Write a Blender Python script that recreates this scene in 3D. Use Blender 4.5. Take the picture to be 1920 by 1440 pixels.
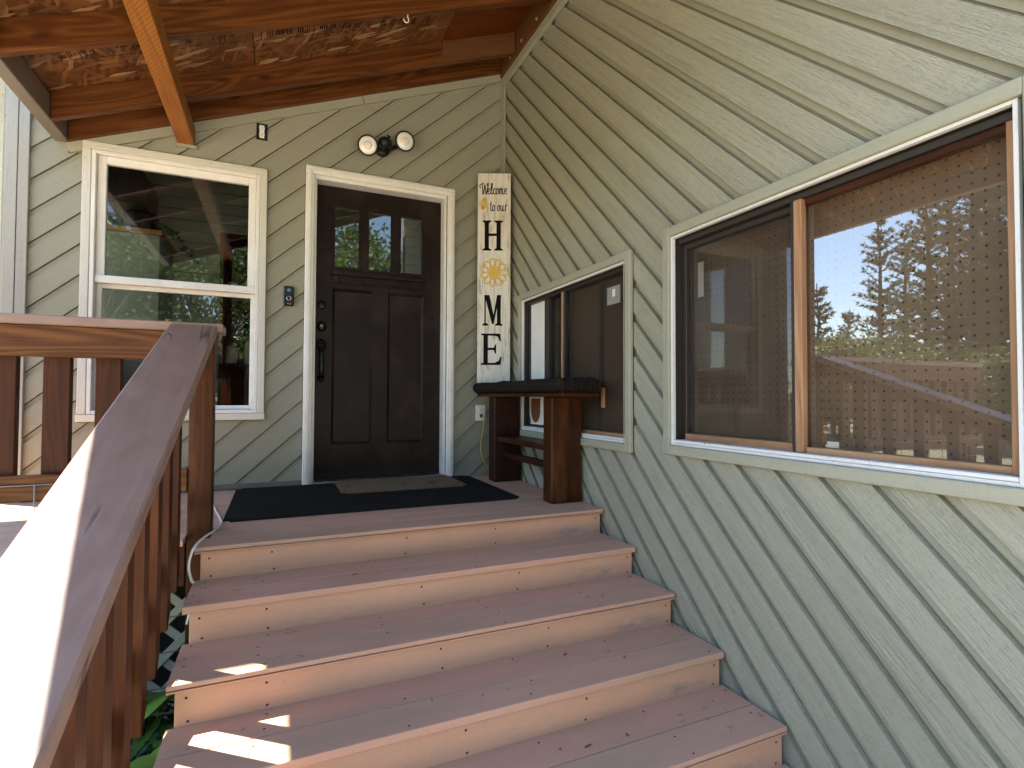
import bpy, bmesh, math, random
from mathutils import Vector, Matrix
R = math.radians
for o in list(bpy.data.objects): bpy.data.objects.remove(o)
scene = bpy.context.scene
COL = scene.collection

# ------------------------------------------------------------------ camera
YAW, PITCH, ROLL = .4164, .0247, .004
CAM = Vector((-1.5938, -3.7814, .5866))
fw = Vector((math.sin(YAW)*math.cos(PITCH), math.cos(YAW)*math.cos(PITCH), math.sin(PITCH)))
rt = Vector((math.cos(YAW), -math.sin(YAW), 0)); upv = rt.cross(fw)
r2 = rt*math.cos(ROLL)+upv*math.sin(ROLL); u2 = upv*math.cos(ROLL)-rt*math.sin(ROLL)
cam = bpy.data.objects.new('camera', bpy.data.cameras.new('camera')); COL.objects.link(cam)
m = Matrix((r2, u2, -fw)).transposed().to_4x4(); m.translation = CAM
cam.matrix_world = m
cam.data.sensor_width = 36; cam.data.lens = 36*998.16/1920
cam.data.clip_start = .02; cam.data.clip_end = 900
scene.camera = cam

# ------------------------------------------------------------------ sky, sun, exposure
TOSUN = Vector((-.50, .40, 1)).normalized()
w = bpy.data.worlds.new('World'); scene.world = w; w.use_nodes = True
nt = w.node_tree; bgn = nt.nodes['Background']
sky = nt.nodes.new('ShaderNodeTexSky'); sky.sky_type = 'NISHITA'; sky.sun_disc = False
sky.sun_elevation = math.asin(TOSUN.z); sky.sun_rotation = math.atan2(TOSUN.x, TOSUN.y)
sky.air_density = 1.0; sky.dust_density = .35; sky.ozone_density = 1.0
nt.links.new(sky.outputs[0], bgn.inputs[0]); bgn.inputs[1].default_value = .12
sl = bpy.data.lights.new('sun', 'SUN'); sl.energy = 5.0; sl.angle = R(.53); sl.color = (1, .93, .81)
so = bpy.data.objects.new('sun', sl); COL.objects.link(so)
so.rotation_euler = TOSUN.to_track_quat('Z', 'Y').to_euler(); so.location = (-8, 6, 14)
vs = scene.view_settings; vs.view_transform = 'Standard'; vs.look = 'None'; vs.gamma = 1
vs.exposure = 2.55
cy = scene.cycles; cy.max_bounces = 8; cy.diffuse_bounces = 3; cy.glossy_bounces = 4; cy.transmission_bounces = 4; cy.transparent_max_bounces = 10
cy.caustics_reflective = False; cy.caustics_refractive = False

# ------------------------------------------------------------------ helpers
def link(o): COL.objects.link(o); return o
def tag(o, label=None, cat=None, group=None, kind=None):
    if label: o['label'] = label
    if cat: o['category'] = cat
    if group: o['group'] = group
    if kind: o['kind'] = kind
    return o
def thing(name, label, cat, loc=(0, 0, 0), rz=0, group=None, kind=None):
    o = link(bpy.data.objects.new(name, None)); o.location = loc; o.rotation_euler.z = rz
    o.empty_display_size = .05
    return tag(o, label, cat, group, kind)
def mesh_obj(name, me, parent=None, mat=None, M=None):
    o = link(bpy.data.objects.new(name, me))
    if mat and not me.materials: me.materials.append(mat)
    if parent:
        o.parent = parent
        if M is not None:
            o.matrix_parent_inverse = Matrix()
            o.matrix_basis = world_of(parent).inverted() @ M
    elif M is not None: o.matrix_world = M
    return o
def world_of(o):
    Mx = Matrix.LocRotScale(o.location, o.rotation_euler, o.scale) if o.rotation_mode != 'QUATERNION' else o.matrix_basis
    return (world_of(o.parent) @ Mx) if o.parent else Mx
def pydata(name, V, F, smooth=False):
    me = bpy.data.meshes.new(name); me.from_pydata(V, [], F)
    if smooth: me.polygons.foreach_set('use_smooth', [True]*len(me.polygons))
    me.update(); return me
CACHE = {}
def cham_mesh(L, W, T, c):
    """chamfered box, centred; length along x"""
    hx, hy, hz = L/2, W/2, T/2; c = min(c, hx*.4, hy*.4, hz*.4)
    bm = bmesh.new(); bmesh.ops.create_cube(bm, size=1)
    for v in bm.verts: v.co = Vector((v.co.x*L, v.co.y*W, v.co.z*T))
    if c > 0: bmesh.ops.bevel(bm, geom=bm.edges[:], offset=c, segments=1, affect='EDGES', profile=.5)
    me = bpy.data.meshes.new('board'); bm.to_mesh(me); bm.free(); return me
def frame_of(p0, p1, up):
    p0, p1 = Vector(p0), Vector(p1); x = (p1-p0).normalized(); up = Vector(up)
    y = up.cross(x).normalized(); z = x.cross(y)
    M = Matrix((x, y, z)).transposed().to_4x4(); M.translation = (p0+p1)/2
    return M, (p1-p0).length
def board(parent, name, p0, p1, W, T, mat, up=(0, 0, 1), c=.002):
    """board from p0 to p1 (centre line), T along up, W across; grain along local x"""
    M, L = frame_of(p0, p1, up)
    k = (round(L, 4), round(W, 4), round(T, 4), c, mat.name)
    if k not in CACHE:
        CACHE[k] = cham_mesh(L, W, T, c); CACHE[k].materials.append(mat)
    return mesh_obj(name, CACHE[k], parent, None, M)
def box(parent, name, lo, hi, mat, axis='x', c=.002):
    """axis aligned box with grain along axis"""
    lo, hi = Vector(lo), Vector(hi); ce = (lo+hi)/2; s = hi-lo
    if axis == 'x':   return board(parent, name, (lo.x, ce.y, ce.z), (hi.x, ce.y, ce.z), abs(s.y), abs(s.z), mat, (0, 0, 1), c)
    if axis == 'y':   return board(parent, name, (ce.x, lo.y, ce.z), (ce.x, hi.y, ce.z), abs(s.x), abs(s.z), mat, (0, 0, 1), c)
    return board(parent, name, (ce.x, ce.y, lo.z), (ce.x, ce.y, hi.z), abs(s.x), abs(s.y), mat, (0, 1, 0), c)
class MB:
    def __init__(s): s.V = []; s.F = []
    def add(s, V, F):
        b = len(s.V); s.V += [tuple(v) for v in V]; s.F += [tuple(i+b for i in f) for f in F]
    def box(s, lo, hi):
        x0, y0, z0 = lo; x1, y1, z1 = hi
        s.add([(x0,y0,z0),(x1,y0,z0),(x1,y1,z0),(x0,y1,z0),(x0,y0,z1),(x1,y0,z1),(x1,y1,z1),(x0,y1,z1)],
              [(3,2,1,0),(4,5,6,7),(0,1,5,4),(1,2,6,5),(2,3,7,6),(3,0,4,7)])
    def prism(s, poly, z0, z1, f=lambda u, v, w: (u, v, w)):
        n = len(poly)
        s.add([f(u, v, z0) for u, v in poly]+[f(u, v, z1) for u, v in poly],
              [tuple(range(n))[::-1], tuple(range(n, 2*n))]+[(i, (i+1) % n, n+(i+1) % n, n+i) for i in range(n)])
    def tube(s, pts, rad, n=8, cap=True):
        pts = [Vector(p) for p in pts]; rads = rad if isinstance(rad, (list, tuple)) else [rad]*len(pts)
        rings = []; prev = None
        for i, p in enumerate(pts):
            d = (pts[min(i+1, len(pts)-1)]-pts[max(i-1, 0)]).normalized()
            a = prev if prev is not None else (Vector((0, 0, 1)) if abs(d.z) < .9 else Vector((1, 0, 0)))
            a = (a-d*a.dot(d)).normalized(); prev = a; b = d.cross(a)
            rings.append([p+(a*math.cos(t)+b*math.sin(t))*rads[i] for t in [2*math.pi*k/n for k in range(n)]])
        V = [v for r in rings for v in r]; F = []
        for i in range(len(rings)-1):
            for k in range(n): F.append((i*n+k, i*n+(k+1) % n, (i+1)*n+(k+1) % n, (i+1)*n+k))
        if cap: F += [tuple(range(n))[::-1], tuple(range(len(V)-n, len(V)))]
        s.add(V, F)
    def lathe(s, prof, n=24, f=lambda p: p):
        V = []; F = []
        for r, z in prof:
            for k in range(n): t = 2*math.pi*k/n; V.append(f(Vector((r*math.cos(t), r*math.sin(t), z))))
        for i in range(len(prof)-1):
            for k in range(n): F.append((i*n+k, i*n+(k+1) % n, (i+1)*n+(k+1) % n, (i+1)*n+k))
        F += [tuple(range(n))[::-1], tuple(range(len(V)-n, len(V)))]
        s.add(V, F)
    def build(s, name, mat, parent=None, smooth=False, M=None):
        me = pydata(name, s.V, s.F, smooth)
        bm = bmesh.new(); bm.from_mesh(me); bmesh.ops.recalc_face_normals(bm, faces=bm.faces[:]); bm.to_mesh(me); bm.free()
        return mesh_obj(name, me, parent, mat, M if M is not None else (Matrix() if parent else None))
def smooth_path(pts, n=8):
    pts = [Vector(p) for p in pts]; out = []
    for i in range(len(pts)-1):
        p0, p1, p2, p3 = pts[max(i-1, 0)], pts[i], pts[i+1], pts[min(i+2, len(pts)-1)]
        for k in range(n):
            t = k/n
            out.append(.5*((2*p1)+(p2-p0)*t+(2*p0-5*p1+4*p2-p3)*t*t+(3*p1-p0-3*p2+p3)*t**3))
    out.append(pts[-1]); return out

# ------------------------------------------------------------------ materials
class NT:
    def __init__(s, name):
        s.m = bpy.data.materials.new(name); s.m.use_nodes = True; s.t = s.m.node_tree
        s.b = s.t.nodes['Principled BSDF']; s.out = s.t.nodes['Material Output']
    def n(s, typ, **kw):
        nd = s.t.nodes.new('ShaderNode'+typ)
        for k, v in kw.items(): setattr(nd, k, v)
        return nd
    def l(s, a, b): s.t.links.new(a, b)
    def coord(s, scale=(1, 1, 1), rnd=True, off=(0, 0, 0)):
        tc = s.n('TexCoord'); src = tc.outputs['Object']
        if rnd:
            oi = s.n('ObjectInfo'); mu = s.n('Vector' 'Math', operation='SCALE')
            cx = s.n('CombineXYZ'); 
            for i, k in enumerate((37.0, 23.0, 51.0)):
                mm = s.n('Math', operation='MULTIPLY'); s.l(oi.outputs['Random'], mm.inputs[0]); mm.inputs[1].default_value = k; s.l(mm.outputs[0], cx.inputs[i])
            ad = s.n('VectorMath', operation='ADD'); s.l(src, ad.inputs[0]); s.l(cx.outputs[0], ad.inputs[1]); src = ad.outputs[0]
        mp = s.n('Mapping'); mp.inputs['Scale'].default_value = scale; mp.inputs['Location'].default_value = off
        s.l(src, mp.inputs[0]); return mp.outputs[0]
    def noise(s, vec, scale=5, detail=4, rough=.55, dist=0):
        nd = s.n('TexNoise'); nd.inputs['Scale'].default_value = scale; nd.inputs['Detail'].default_value = detail
        nd.inputs['Roughness'].default_value = rough; nd.inputs['Distortion'].default_value = dist
        if vec is not None: s.l(vec, nd.inputs['Vector'])
        return nd.outputs['Fac']
    def ramp(s, fac, stops):
        nd = s.n('ValToRGB'); cr = nd.color_ramp
        while len(cr.elements) < len(stops): cr.elements.new(.5)
        for e, (p, c) in zip(cr.elements, stops):
            e.position = p; e.color = (c, c, c, 1) if isinstance(c, (int, float)) else (*c, 1)
        s.l(fac, nd.inputs[0]); return nd.outputs[0]
    def mix(s, fac, a, b, typ='MIX'):
        nd = s.n('Mix', data_type='RGBA', blend_type=typ)
        def st(i, v):
            if isinstance(v, (int, float)): nd.inputs[i].default_value = v if i == 0 else (v, v, v, 1)
            elif isinstance(v, tuple): nd.inputs[i].default_value = (*v, 1)
            else: s.l(v, nd.inputs[i])
        st(0, fac); st(6, a); st(7, b); return nd.outputs[2]
    def math(s, op, a, b=None, clamp=False):
        nd = s.n('Math', operation=op, use_clamp=clamp)
        for i, v in enumerate((a, b)):
            if v is None: continue
            if isinstance(v, (int, float)): nd.inputs[i].default_value = v
            else: s.l(v, nd.inputs[i])
        return nd.outputs[0]
    def bump(s, h, strength=.3, dist=.002):
        nd = s.n('Bump'); nd.inputs['Strength'].default_value = strength; nd.inputs['Distance'].default_value = dist
        s.l(h, nd.inputs['Height']); s.l(nd.outputs[0], s.b.inputs['Normal']); return nd
    def set(s, col=None, rough=None, **kw):
        for k, v in (('Base Color', col), ('Roughness', rough)):
            if v is None: continue
            if isinstance(v, tuple): s.b.inputs[k].default_value = (*v, 1)
            elif isinstance(v, (int, float)): s.b.inputs[k].default_value = v
            else: s.l(v, s.b.inputs[k])
        for k, v in kw.items(): s.b.inputs[k.replace('_', ' ')].default_value = v
        return s.m
def C(c, k): return tuple(max(0, min(1, x*k)) for x in c)

def wood_mat(name, dark, mid, light, rough=.5, grain=1., knots=.5, bump=.25, perf=False, worn=None, across=38):
    g = NT(name); v = g.coord((1.6, across, across))
    f1 = g.noise(v, 1.0, 3, .6, 1.2)
    f2 = g.noise(g.coord((6, across*7, across*7)), 1, 1, .6)
    rg = g.noise(g.coord((.9, 9, 9)), 1.0, 1, .5, .6)
    wv = g.math('SINE', g.math('MULTIPLY', rg, 46.0))
    wv = g.math('MULTIPLY', g.math('ADD', wv, 1.0), .5)
    fac = g.math('ADD', g.math('MULTIPLY', f1, .62), g.math('MULTIPLY', wv, .30*grain))
    fac = g.math('ADD', fac, g.math('MULTIPLY', g.math('SUBTRACT', f2, .5), .35))
    col = g.ramp(fac, [(.15, dark), (.48, mid), (.85, light)])
    big = g.noise(g.coord((1.2, 5, 5), off=(3, 1, 2)), 1, 2)
    col = g.mix(g.math('MULTIPLY', big, .55), col, C(mid, .55))
    if knots:
        vo = g.n('TexVoronoi'); vo.inputs['Scale'].default_value = 1; g.l(g.coord((2.6, 9, 9)), vo.inputs['Vector'])
        kn = g.ramp(vo.outputs['Distance'], [(.05, 1), (.17, 0)])
        col = g.mix(g.math('MULTIPLY', kn, knots), col, C(dark, .35))
    h = fac
    if perf:
        tc = g.n('TexCoord'); sp = g.n('SeparateXYZ'); g.l(tc.outputs['Object'], sp.inputs[0])
        a = g.math('FRACT', g.math('MULTIPLY', sp.outputs[0], 34.)); row = g.math('MULTIPLY', sp.outputs[1], 105.)
        par = g.math('MULTIPLY', g.math('FLOOR', row), .5)
        a = g.math('FRACT', g.math('ADD', g.math('MULTIPLY', sp.outputs[0], 34.), par))
        b_ = g.math('FRACT', row)
        sl_ = g.math('MULTIPLY', g.math('LESS_THAN', a, .42), g.math('LESS_THAN', g.math('ABSOLUTE', g.math('SUBTRACT', b_, .5)), .17))
        col = g.mix(g.math('MULTIPLY', sl_, .75), col, C(dark, .35))
    if worn:
        wn = g.ramp(g.noise(g.coord((1.5, 7, 7), off=(7, 7, 7)), 1, 6, .7), [(.55, 0), (.72, 1)])
        col = g.mix(g.math('MULTIPLY', wn, .8), col, worn)
    g.bump(h, bump, .002)
    return g.set(col, g.ramp(f1, [(0, rough*.8), (1, min(1, rough*1.2))]), Specular_IOR_Level=.22)

def paint_mat(name, base, rough=.6, var=.12, relief=.4, grain=True, chips=None, scale=1., dirt=None, crev=.3):
    """painted sawn wood: grain relief along local x, uneven weathering"""
    g = NT(name)
    v1 = g.coord((1.7*scale, 90*scale, 90*scale)); n1 = g.noise(v1, 1, 3, .65, 1.2)
    n2 = g.noise(g.coord((45, 240, 240)), 1, 2, .6)
    ringn = g.noise(g.coord((1.0, 7.5, 7.5)), 1, 1, .5, .8)
    ring = g.math('MULTIPLY', g.math('ADD', g.math('SINE', g.math('MULTIPLY', ringn, 85.)), 1.), .5)
    area = g.ramp(g.noise(g.coord((1.3, 4, 4), off=(9, 2, 4)), 1, 1), [(.38, 0), (.62, 1)])
    h = g.math('ADD', g.math('MULTIPLY', n1, .6), g.math('MULTIPLY', n2, .5))
    saw = g.noise(g.coord((150, 12, 12), off=(3, 9, 2)), 1, 1, .5)
    h = g.math('ADD', g.math('MULTIPLY', h, .82), g.math('MULTIPLY', saw, .18)) if grain else h
    h = g.math('ADD', h, g.math('MULTIPLY', g.math('MULTIPLY', ring, area), .13)) if grain else n2
    tone = g.noise(g.coord((2, 18, 18), off=(5, 5, 5)), 1, 3, .6)
    col = g.mix(tone, C(base, 1-var), C(base, 1+var))
    oi = g.n('ObjectInfo'); hsv = g.n('HueSaturation'); g.l(col, hsv.inputs['Color'])
    g.l(g.math('ADD', g.math('MULTIPLY', oi.outputs['Random'], .10), .95), hsv.inputs['Value']); col = hsv.outputs[0]
    sm = g.ramp(h, [(.40, 1), (.56, 0)])
    col = g.mix(g.math('MULTIPLY', sm, crev if grain else .1), col, C(base, .42))
    if dirt:
        dm = g.ramp(g.noise(g.coord((2.2, 34, 34), off=(2, 8, 1)), 1, 4, .75), [(.56, 0), (.74, 1)])
        col = g.mix(g.math('MULTIPLY', dm, .55), col, dirt)
    if chips:
        cm = g.ramp(g.noise(g.coord((9, 40, 40), off=(1, 6, 3)), 1, 6, .7), [(.66, 0), (.69, 1)])
        col = g.mix(cm, col, chips)
    g.bump(h, relief, .010)
    return g.set(col, rough)

def plain(name, col, rough=.5, metal=0, noise=0, bump=0, **kw):
    g = NT(name)
    if noise:
        f = g.noise(g.coord((1, 1, 1)), noise, 5, .65); c = g.mix(f, C(col, .78), C(col, 1.2))
        if bump: g.bump(f, bump, .002)
    else: c = col
    g.set(c, rough); g.b.inputs['Metallic'].default_value = metal
    for k, v in kw.items(): g.b.inputs[k.replace('_', ' ')].default_value = v
    return g.m

def glass_mat(name, tint=(.86, .88, .86), ior=1.7, dust=0., rough=0.0, boost=1.0, wav=.0):
    g = NT(name); g.t.nodes.remove(g.b)
    tr = g.n('BsdfTransparent'); tr.inputs[0].default_value = (*tint, 1)
    gl = g.n('BsdfGlossy'); gl.inputs['Roughness'].default_value = rough; gl.inputs['Color'].default_value = (1, 1, 1, 1)
    fr = g.n('Fresnel'); fr.inputs['IOR'].default_value = ior
    if wav:
        bp = g.n('Bump'); bp.inputs['Strength'].default_value = wav; bp.inputs['Distance'].default_value = .01
        g.l(g.noise(g.coord((1, 1, 1)), 3.5, 1), bp.inputs['Height']); g.l(bp.outputs[0], gl.inputs['Normal'])
    geo = g.n('NewGeometry'); fres = g.math('MULTIPLY', fr.outputs[0], boost, True)
    fres = g.math('MULTIPLY', fres, g.math('SUBTRACT', 1., geo.outputs['Backfacing']))
    mx = g.n('MixShader'); g.l(fres, mx.inputs[0]); g.l(tr.outputs[0], mx.inputs[1]); g.l(gl.outputs[0], mx.inputs[2])
    o = mx.outputs[0]
    if dust:
        df = g.n('BsdfDiffuse'); df.inputs[0].default_value = (.55, .5, .42, 1)
        f = g.ramp(g.noise(g.coord((1, 1, 1)), 7, 7, .7), [(.3, dust*.3), (.75, dust)])
        m2 = g.n('MixShader'); g.l(f, m2.inputs[0]); g.l(o, m2.inputs[1]); g.l(df.outputs[0], m2.inputs[2]); o = m2.outputs[0]
    g.l(o, g.out.inputs[0]); return g.m

SAGE = (.328, .318, .232)
M = {}
M['siding'] = paint_mat('sage_siding', SAGE, .62, .12, .8, dirt=C(SAGE, .66), crev=.38)
M['sidingA'] = paint_mat('sage_siding_smooth', C(SAGE, .92), .6, .06, .25, dirt=C(SAGE, .78), crev=.16)
M['channel'] = paint_mat('sage_channel', C(SAGE, .84), .6, .06, .12)  # smooth groove paint, darkened so groove shade is partly in the colour
M['trim'] = paint_mat('sage_trim', C(SAGE, 1.02), .55, .06, .18, chips=None)
M['trimwhite'] = paint_mat('aged_white_trim', (.68, .65, .55), .5, .08, .15, dirt=(.42, .40, .31), chips=(.36, .34, .28))
M['corner'] = paint_mat('weathered_corner_board', (.38, .365, .31), .55, .08, .2, dirt=(.34, .32, .26))
M['white'] = plain('white_paint', (.80, .78, .71), .38, 0, 9)
M['vinyl'] = plain('white_vinyl', (.80, .78, .72), .35, 0, 6)
M['chalk'] = paint_mat('chipped_white', (.70, .69, .65), .5, .08, .1, chips=(.13, .12, .10))
M['door'] = None
M['rafter'] = wood_mat('stained_rafter', (.055, .017, .004), (.125, .040, .009), (.22, .082, .022), .42, 1.2, .9)
M['beam'] = wood_mat('treated_beam', (.22, .072, .012), (.38, .140, .028), (.48, .20, .05), .5, .5, .35, .2, perf=True)
M['ply'] = wood_mat('stained_plywood', (.085, .018, .003), (.15, .036, .006), (.21, .058, .012), .5, 1.2, .2)
M['scab'] = wood_mat('oversprayed_board', (.10, .040, .012), (.16, .068, .022), (.22, .105, .040), .6, .6, .3)
M['rail'] = wood_mat('stained_rail', (.05, .015, .004), (.14, .048, .012), (.26, .105, .032), .5, 1.2, .9)
M['balus'] = wood_mat('stained_baluster', (.032, .0075, .0016), (.075, .019, .004), (.135, .040, .010), .5, .7, .4, worn=(.13, .045, .014))
M['post'] = wood_mat('stained_post', (.036, .010, .002), (.082, .023, .005), (.13, .040, .010), .5, .7, .3, worn=(.12, .04, .012))
M['bench'] = wood_mat('bench_wood', (.019, .006, .001), (.050, .014, .0025), (.085, .027, .006), .42, .8, .3, worn=(.11, .038, .01))
M['benchdark'] = wood_mat('bench_wood_dark', (.014, .005, .003), (.036, .011, .005), (.06, .02, .009), .5, .7, .2)
M['winwood'] = wood_mat('window_wood', (.26, .12, .055), (.45, .25, .13), (.60, .38, .22), .5, .6, .2, worn=(.12, .06, .03))
M['orange'] = wood_mat('pine_board', (.30, .13, .04), (.45, .22, .08), (.55, .30, .12), .5)
M['soffit'] = plain('grey_brown_fascia', (.165, .135, .110), .45, 0, 14, .05)
M['cap'] = None
M['black'] = plain('black_plastic', (.008, .008, .008), .42, Specular_IOR_Level=.3)
M['blackmetal'] = plain('black_metal', (.014, .013, .012), .33, .6)
M['steel'] = plain('brushed_metal', (.55, .54, .52), .3, 1.)
M['wire'] = plain('galvanised_wire', (.42, .43, .42), .42, .5)
M['cable'] = plain('white_cable', (.78, .76, .72), .4)
M['yellowcord'] = plain('yellow_cord', (.55, .40, .08), .45)
M['plate'] = plain('outlet_plate', (.78, .76, .70), .4)
M['hole'] = plain('dark_slot', (.01, .01, .01), .8)
M['ink'] = plain('black_ink', (.008, .007, .007), .8, Specular_IOR_Level=.1)
M['gold'] = plain('golden_paint', (.68, .44, .05), .55, 0, 30)
M['darkframe'] = plain('dark_bronze_frame', (.035, .028, .022), .45, .3)
M['room'] = plain('room_wall', (.30, .30, .24), .7, 0, 4)
M['roomfloor'] = plain('room_floor', (.20, .13, .08), .5, 0, 6)
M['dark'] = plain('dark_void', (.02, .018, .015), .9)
M['paper'] = plain('paper', (.72, .72, .68), .7)
M['paperprint'] = plain('paper_print', (.25, .33, .45), .7)
M['glass'] = glass_mat('window_glass', (.86, .88, .86), 1.62, 0, 0, 1.7)
M['doorglass'] = glass_mat('door_glass', (.75, .78, .72), 1.7, 0, 0, 1.8)
M['glassB'] = glass_mat('dusty_glass', (.96, .95, .93), 1.75, .03, 0, 2.2, .015)
M['glassS'] = glass_mat('screened_glass', (.72, .70, .67), 1.45, .05, .02, .9)
M['lens'] = plain('lamp_lens', (.82, .80, .72), .18, 0, 0, 0, Coat_Weight=.6)
M['reflector'] = plain('lamp_reflector', (.74, .70, .58), .25)

g = NT('door_brown')                                  # dark brown fibreglass door, scuffed
v = g.coord((1, 1, 1), False)
cl = g.noise(v, 3.2, 6, .65, .5); st = g.noise(g.coord((7, 26, 26), False), 1, 5, .7)
c0 = g.mix(st, (.007, .003, .002), (.016, .007, .0045))
c0 = g.mix(g.ramp(cl, [(.46, 0), (.70, .75)]), c0, (.038, .026, .016))
sc = g.ramp(g.noise(g.coord((9, 9, 34), False), 1, 8, .8, 2.), [(.62, 0), (.68, 1)])
c0 = g.mix(g.math('MULTIPLY', sc, .35), c0, (.10, .075, .05))
g.bump(st, .12, .001); M['door'] = g.set(c0, g.ramp(cl, [(.3, .40), (.8, .62)]), Specular_IOR_Level=.22)

g = NT('brown_cap_paint')                             # mauve-brown painted handrail cap, knots and cracks
gr = g.noise(g.coord((1.2, 26, 26)), 1, 5, .6, 1.4)
wv = g.noise(g.coord((.8, 10, 10)), 1, 2, .5, 1.)
wav = g.math('MULTIPLY', g.math('ADD', g.math('SINE', g.math('MULTIPLY', wv, 40.)), 1.), .5)
bl = g.noise(g.coord((7, 12, 12)), 1, 5, .7, .5)
c0 = g.mix(bl, (.20, .105, .070), (.34, .205, .150))
c0 = g.mix(g.math('MULTIPLY', wav, .16), c0, (.12, .065, .052))
ck = g.noise(g.coord((.55, 9, 9), off=(4, 4, 4)), 1, 2, .4, .4)
ck = g.ramp(g.math('ABSOLUTE', g.math('SUBTRACT', ck, .5)), [(.0, 1), (.011, 0)])
ckm = g.math('MULTIPLY', ck, g.ramp(g.noise(g.coord((2, 2, 2), off=(6, 1, 2)), 1, 2), [(.44, 0), (.52, 1)]))
c0 = g.mix(g.math('MULTIPLY', ckm, .9), c0, (.015, .008, .006))
g.bump(g.math('SUBTRACT', g.math('ADD', gr, g.math('MULTIPLY', wav, .35)), g.math('MULTIPLY', ckm, 2.)), .22, .0015)
M['cap'] = g.set(c0, g.ramp(bl, [(.2, .34), (.8, .50)]), Specular_IOR_Level=.85)

def deck_mat(name, base, soil, smudge=False):
    g = NT(name)
    fine = g.noise(g.coord((160, 420, 420)), 1, 2, .6)
    lin = g.noise(g.coord((2.5, 120, 120)), 1, 2, .6, .5)
    tone = g.noise(g.coord((2.2, 7, 7)), 1, 5, .62)
    c = g.mix(tone, C(base, .84), C(base, 1.14))
    c = g.mix(g.math('MULTIPLY', lin, .35), c, C(base, .72))
    c = g.mix(g.math('MULTIPLY', g.ramp(fine, [(.35, 0), (.7, 1)]), .22), c, C(base, 1.35))
    sm = g.ramp(g.noise(g.coord((1.1, 5, 5), off=(8, 3, 5)), 1, 6, .7), [(.44, 0), (.62, 1)])
    c = g.mix(g.math('MULTIPLY', sm, .72), c, soil)
    sp = g.ramp(g.noise(g.coord((18, 18, 18), off=(2, 3, 9)), 1, 5, .8), [(.68, 0), (.73, 1)])
    c = g.mix(g.math('MULTIPLY', sp, .4), c, C(base, .45))
    if smudge:                                     # blue-grey paint rubbed onto the wall end of the risers
        tc = g.n('TexCoord'); sx = g.n('SeparateXYZ'); g.l(tc.outputs['Object'], sx.inputs[0])
        mx_ = g.math('SUBTRACT', 1., g.math('MULTIPLY', g.math('ABSOLUTE', g.math('SUBTRACT', sx.outputs[0], .72)), 6.), True)
        mz_ = g.math('SUBTRACT', 1., g.math('MULTIPLY', g.math('ABSOLUTE', g.math('ADD', sx.outputs[2], .018)), 26.), True)
        mk = g.math('MULTIPLY', g.math('MULTIPLY', mx_, mz_), g.ramp(g.noise(g.coord((14, 14, 30)), 1, 4, .7), [(.35, 0), (.6, 1)]))
        c = g.mix(g.math('MULTIPLY', mk, .9), c, (.20, .20, .19))
    oi = g.n('ObjectInfo'); hs = g.n('HueSaturation'); g.l(c, hs.inputs['Color'])
    g.l(g.math('ADD', g.math('MULTIPLY', oi.outputs['Random'], .12), .94), hs.inputs['Value'])
    g.bump(g.math('ADD', fine, lin), .22, .0012)
    return g.set(hs.outputs[0], .66)
M['deck'] = deck_mat('composite_deck', (.60, .335, .228), (.44, .30, .20))
M['riser'] = deck_mat('composite_riser', (.62, .345, .215), (.50, .31, .20), True)

g = NT('osb_sheathing')                               # oriented strand board, partly stained; brighter light on the left put into the colour
fl = []
for k, (ang, sx, sy) in enumerate(((.25, 10, 46), (1.25, 12, 56), (2.2, 9, 42))):
    tc = g.n('TexCoord'); mp = g.n('Mapping'); mp.inputs['Rotation'].default_value = (0, 0, ang); mp.inputs['Location'].default_value = (k*3.1, k*1.7, 0)
    g.l(tc.outputs['Object'], mp.inputs[0]); m2 = g.n('Mapping'); m2.inputs['Scale'].default_value = (sx, sy, 1); g.l(mp.outputs[0], m2.inputs[0])
    vo = g.n('TexVoronoi', voronoi_dimensions='2D', distance='CHEBYCHEV'); vo.inputs['Scale'].default_value = 1; vo.inputs['Randomness'].default_value = 1; g.l(m2.outputs[0], vo.inputs['Vector'])
    sp = g.n('SeparateColor'); g.l(vo.outputs['Color'], sp.inputs[0]); fl.append(sp.outputs[0])
mxf = g.math('MAXIMUM', g.math('MULTIPLY', fl[0], 1.), g.math('MAXIMUM', g.math('MULTIPLY', fl[1], .93), g.math('MULTIPLY', fl[2], .86)))
nz = g.noise(g.coord((30, 30, 1), False), 1, 4, .7)
c0 = g.ramp(mxf, [(.45, (.055, .022, .008)), (.72, (.17, .068, .021)), (.90, (.31, .15, .052)), (.975, (.60, .40, .20))])
tc = g.n('TexCoord'); sx_ = g.n('SeparateXYZ'); g.l(tc.outputs['Object'], sx_.inputs[0])
stain_light = g.ramp(g.math('ADD', g.noise(g.coord((2.2, 2.2, 1), False), 1, 4), g.math('MULTIPLY', sx_.outputs[0], .22)), [(.30, 0), (.62, 1)])  # stain mask, thinner leftward to paint in the stronger light there
c0 = g.mix(g.math('MULTIPLY', stain_light, .6), c0, (.16, .055, .014))
c0 = g.mix(g.math('MULTIPLY', nz, .3), c0, (.09, .03, .01))
g.bump(mxf, .3, .002); M['osb'] = g.set(c0, .5)

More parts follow.
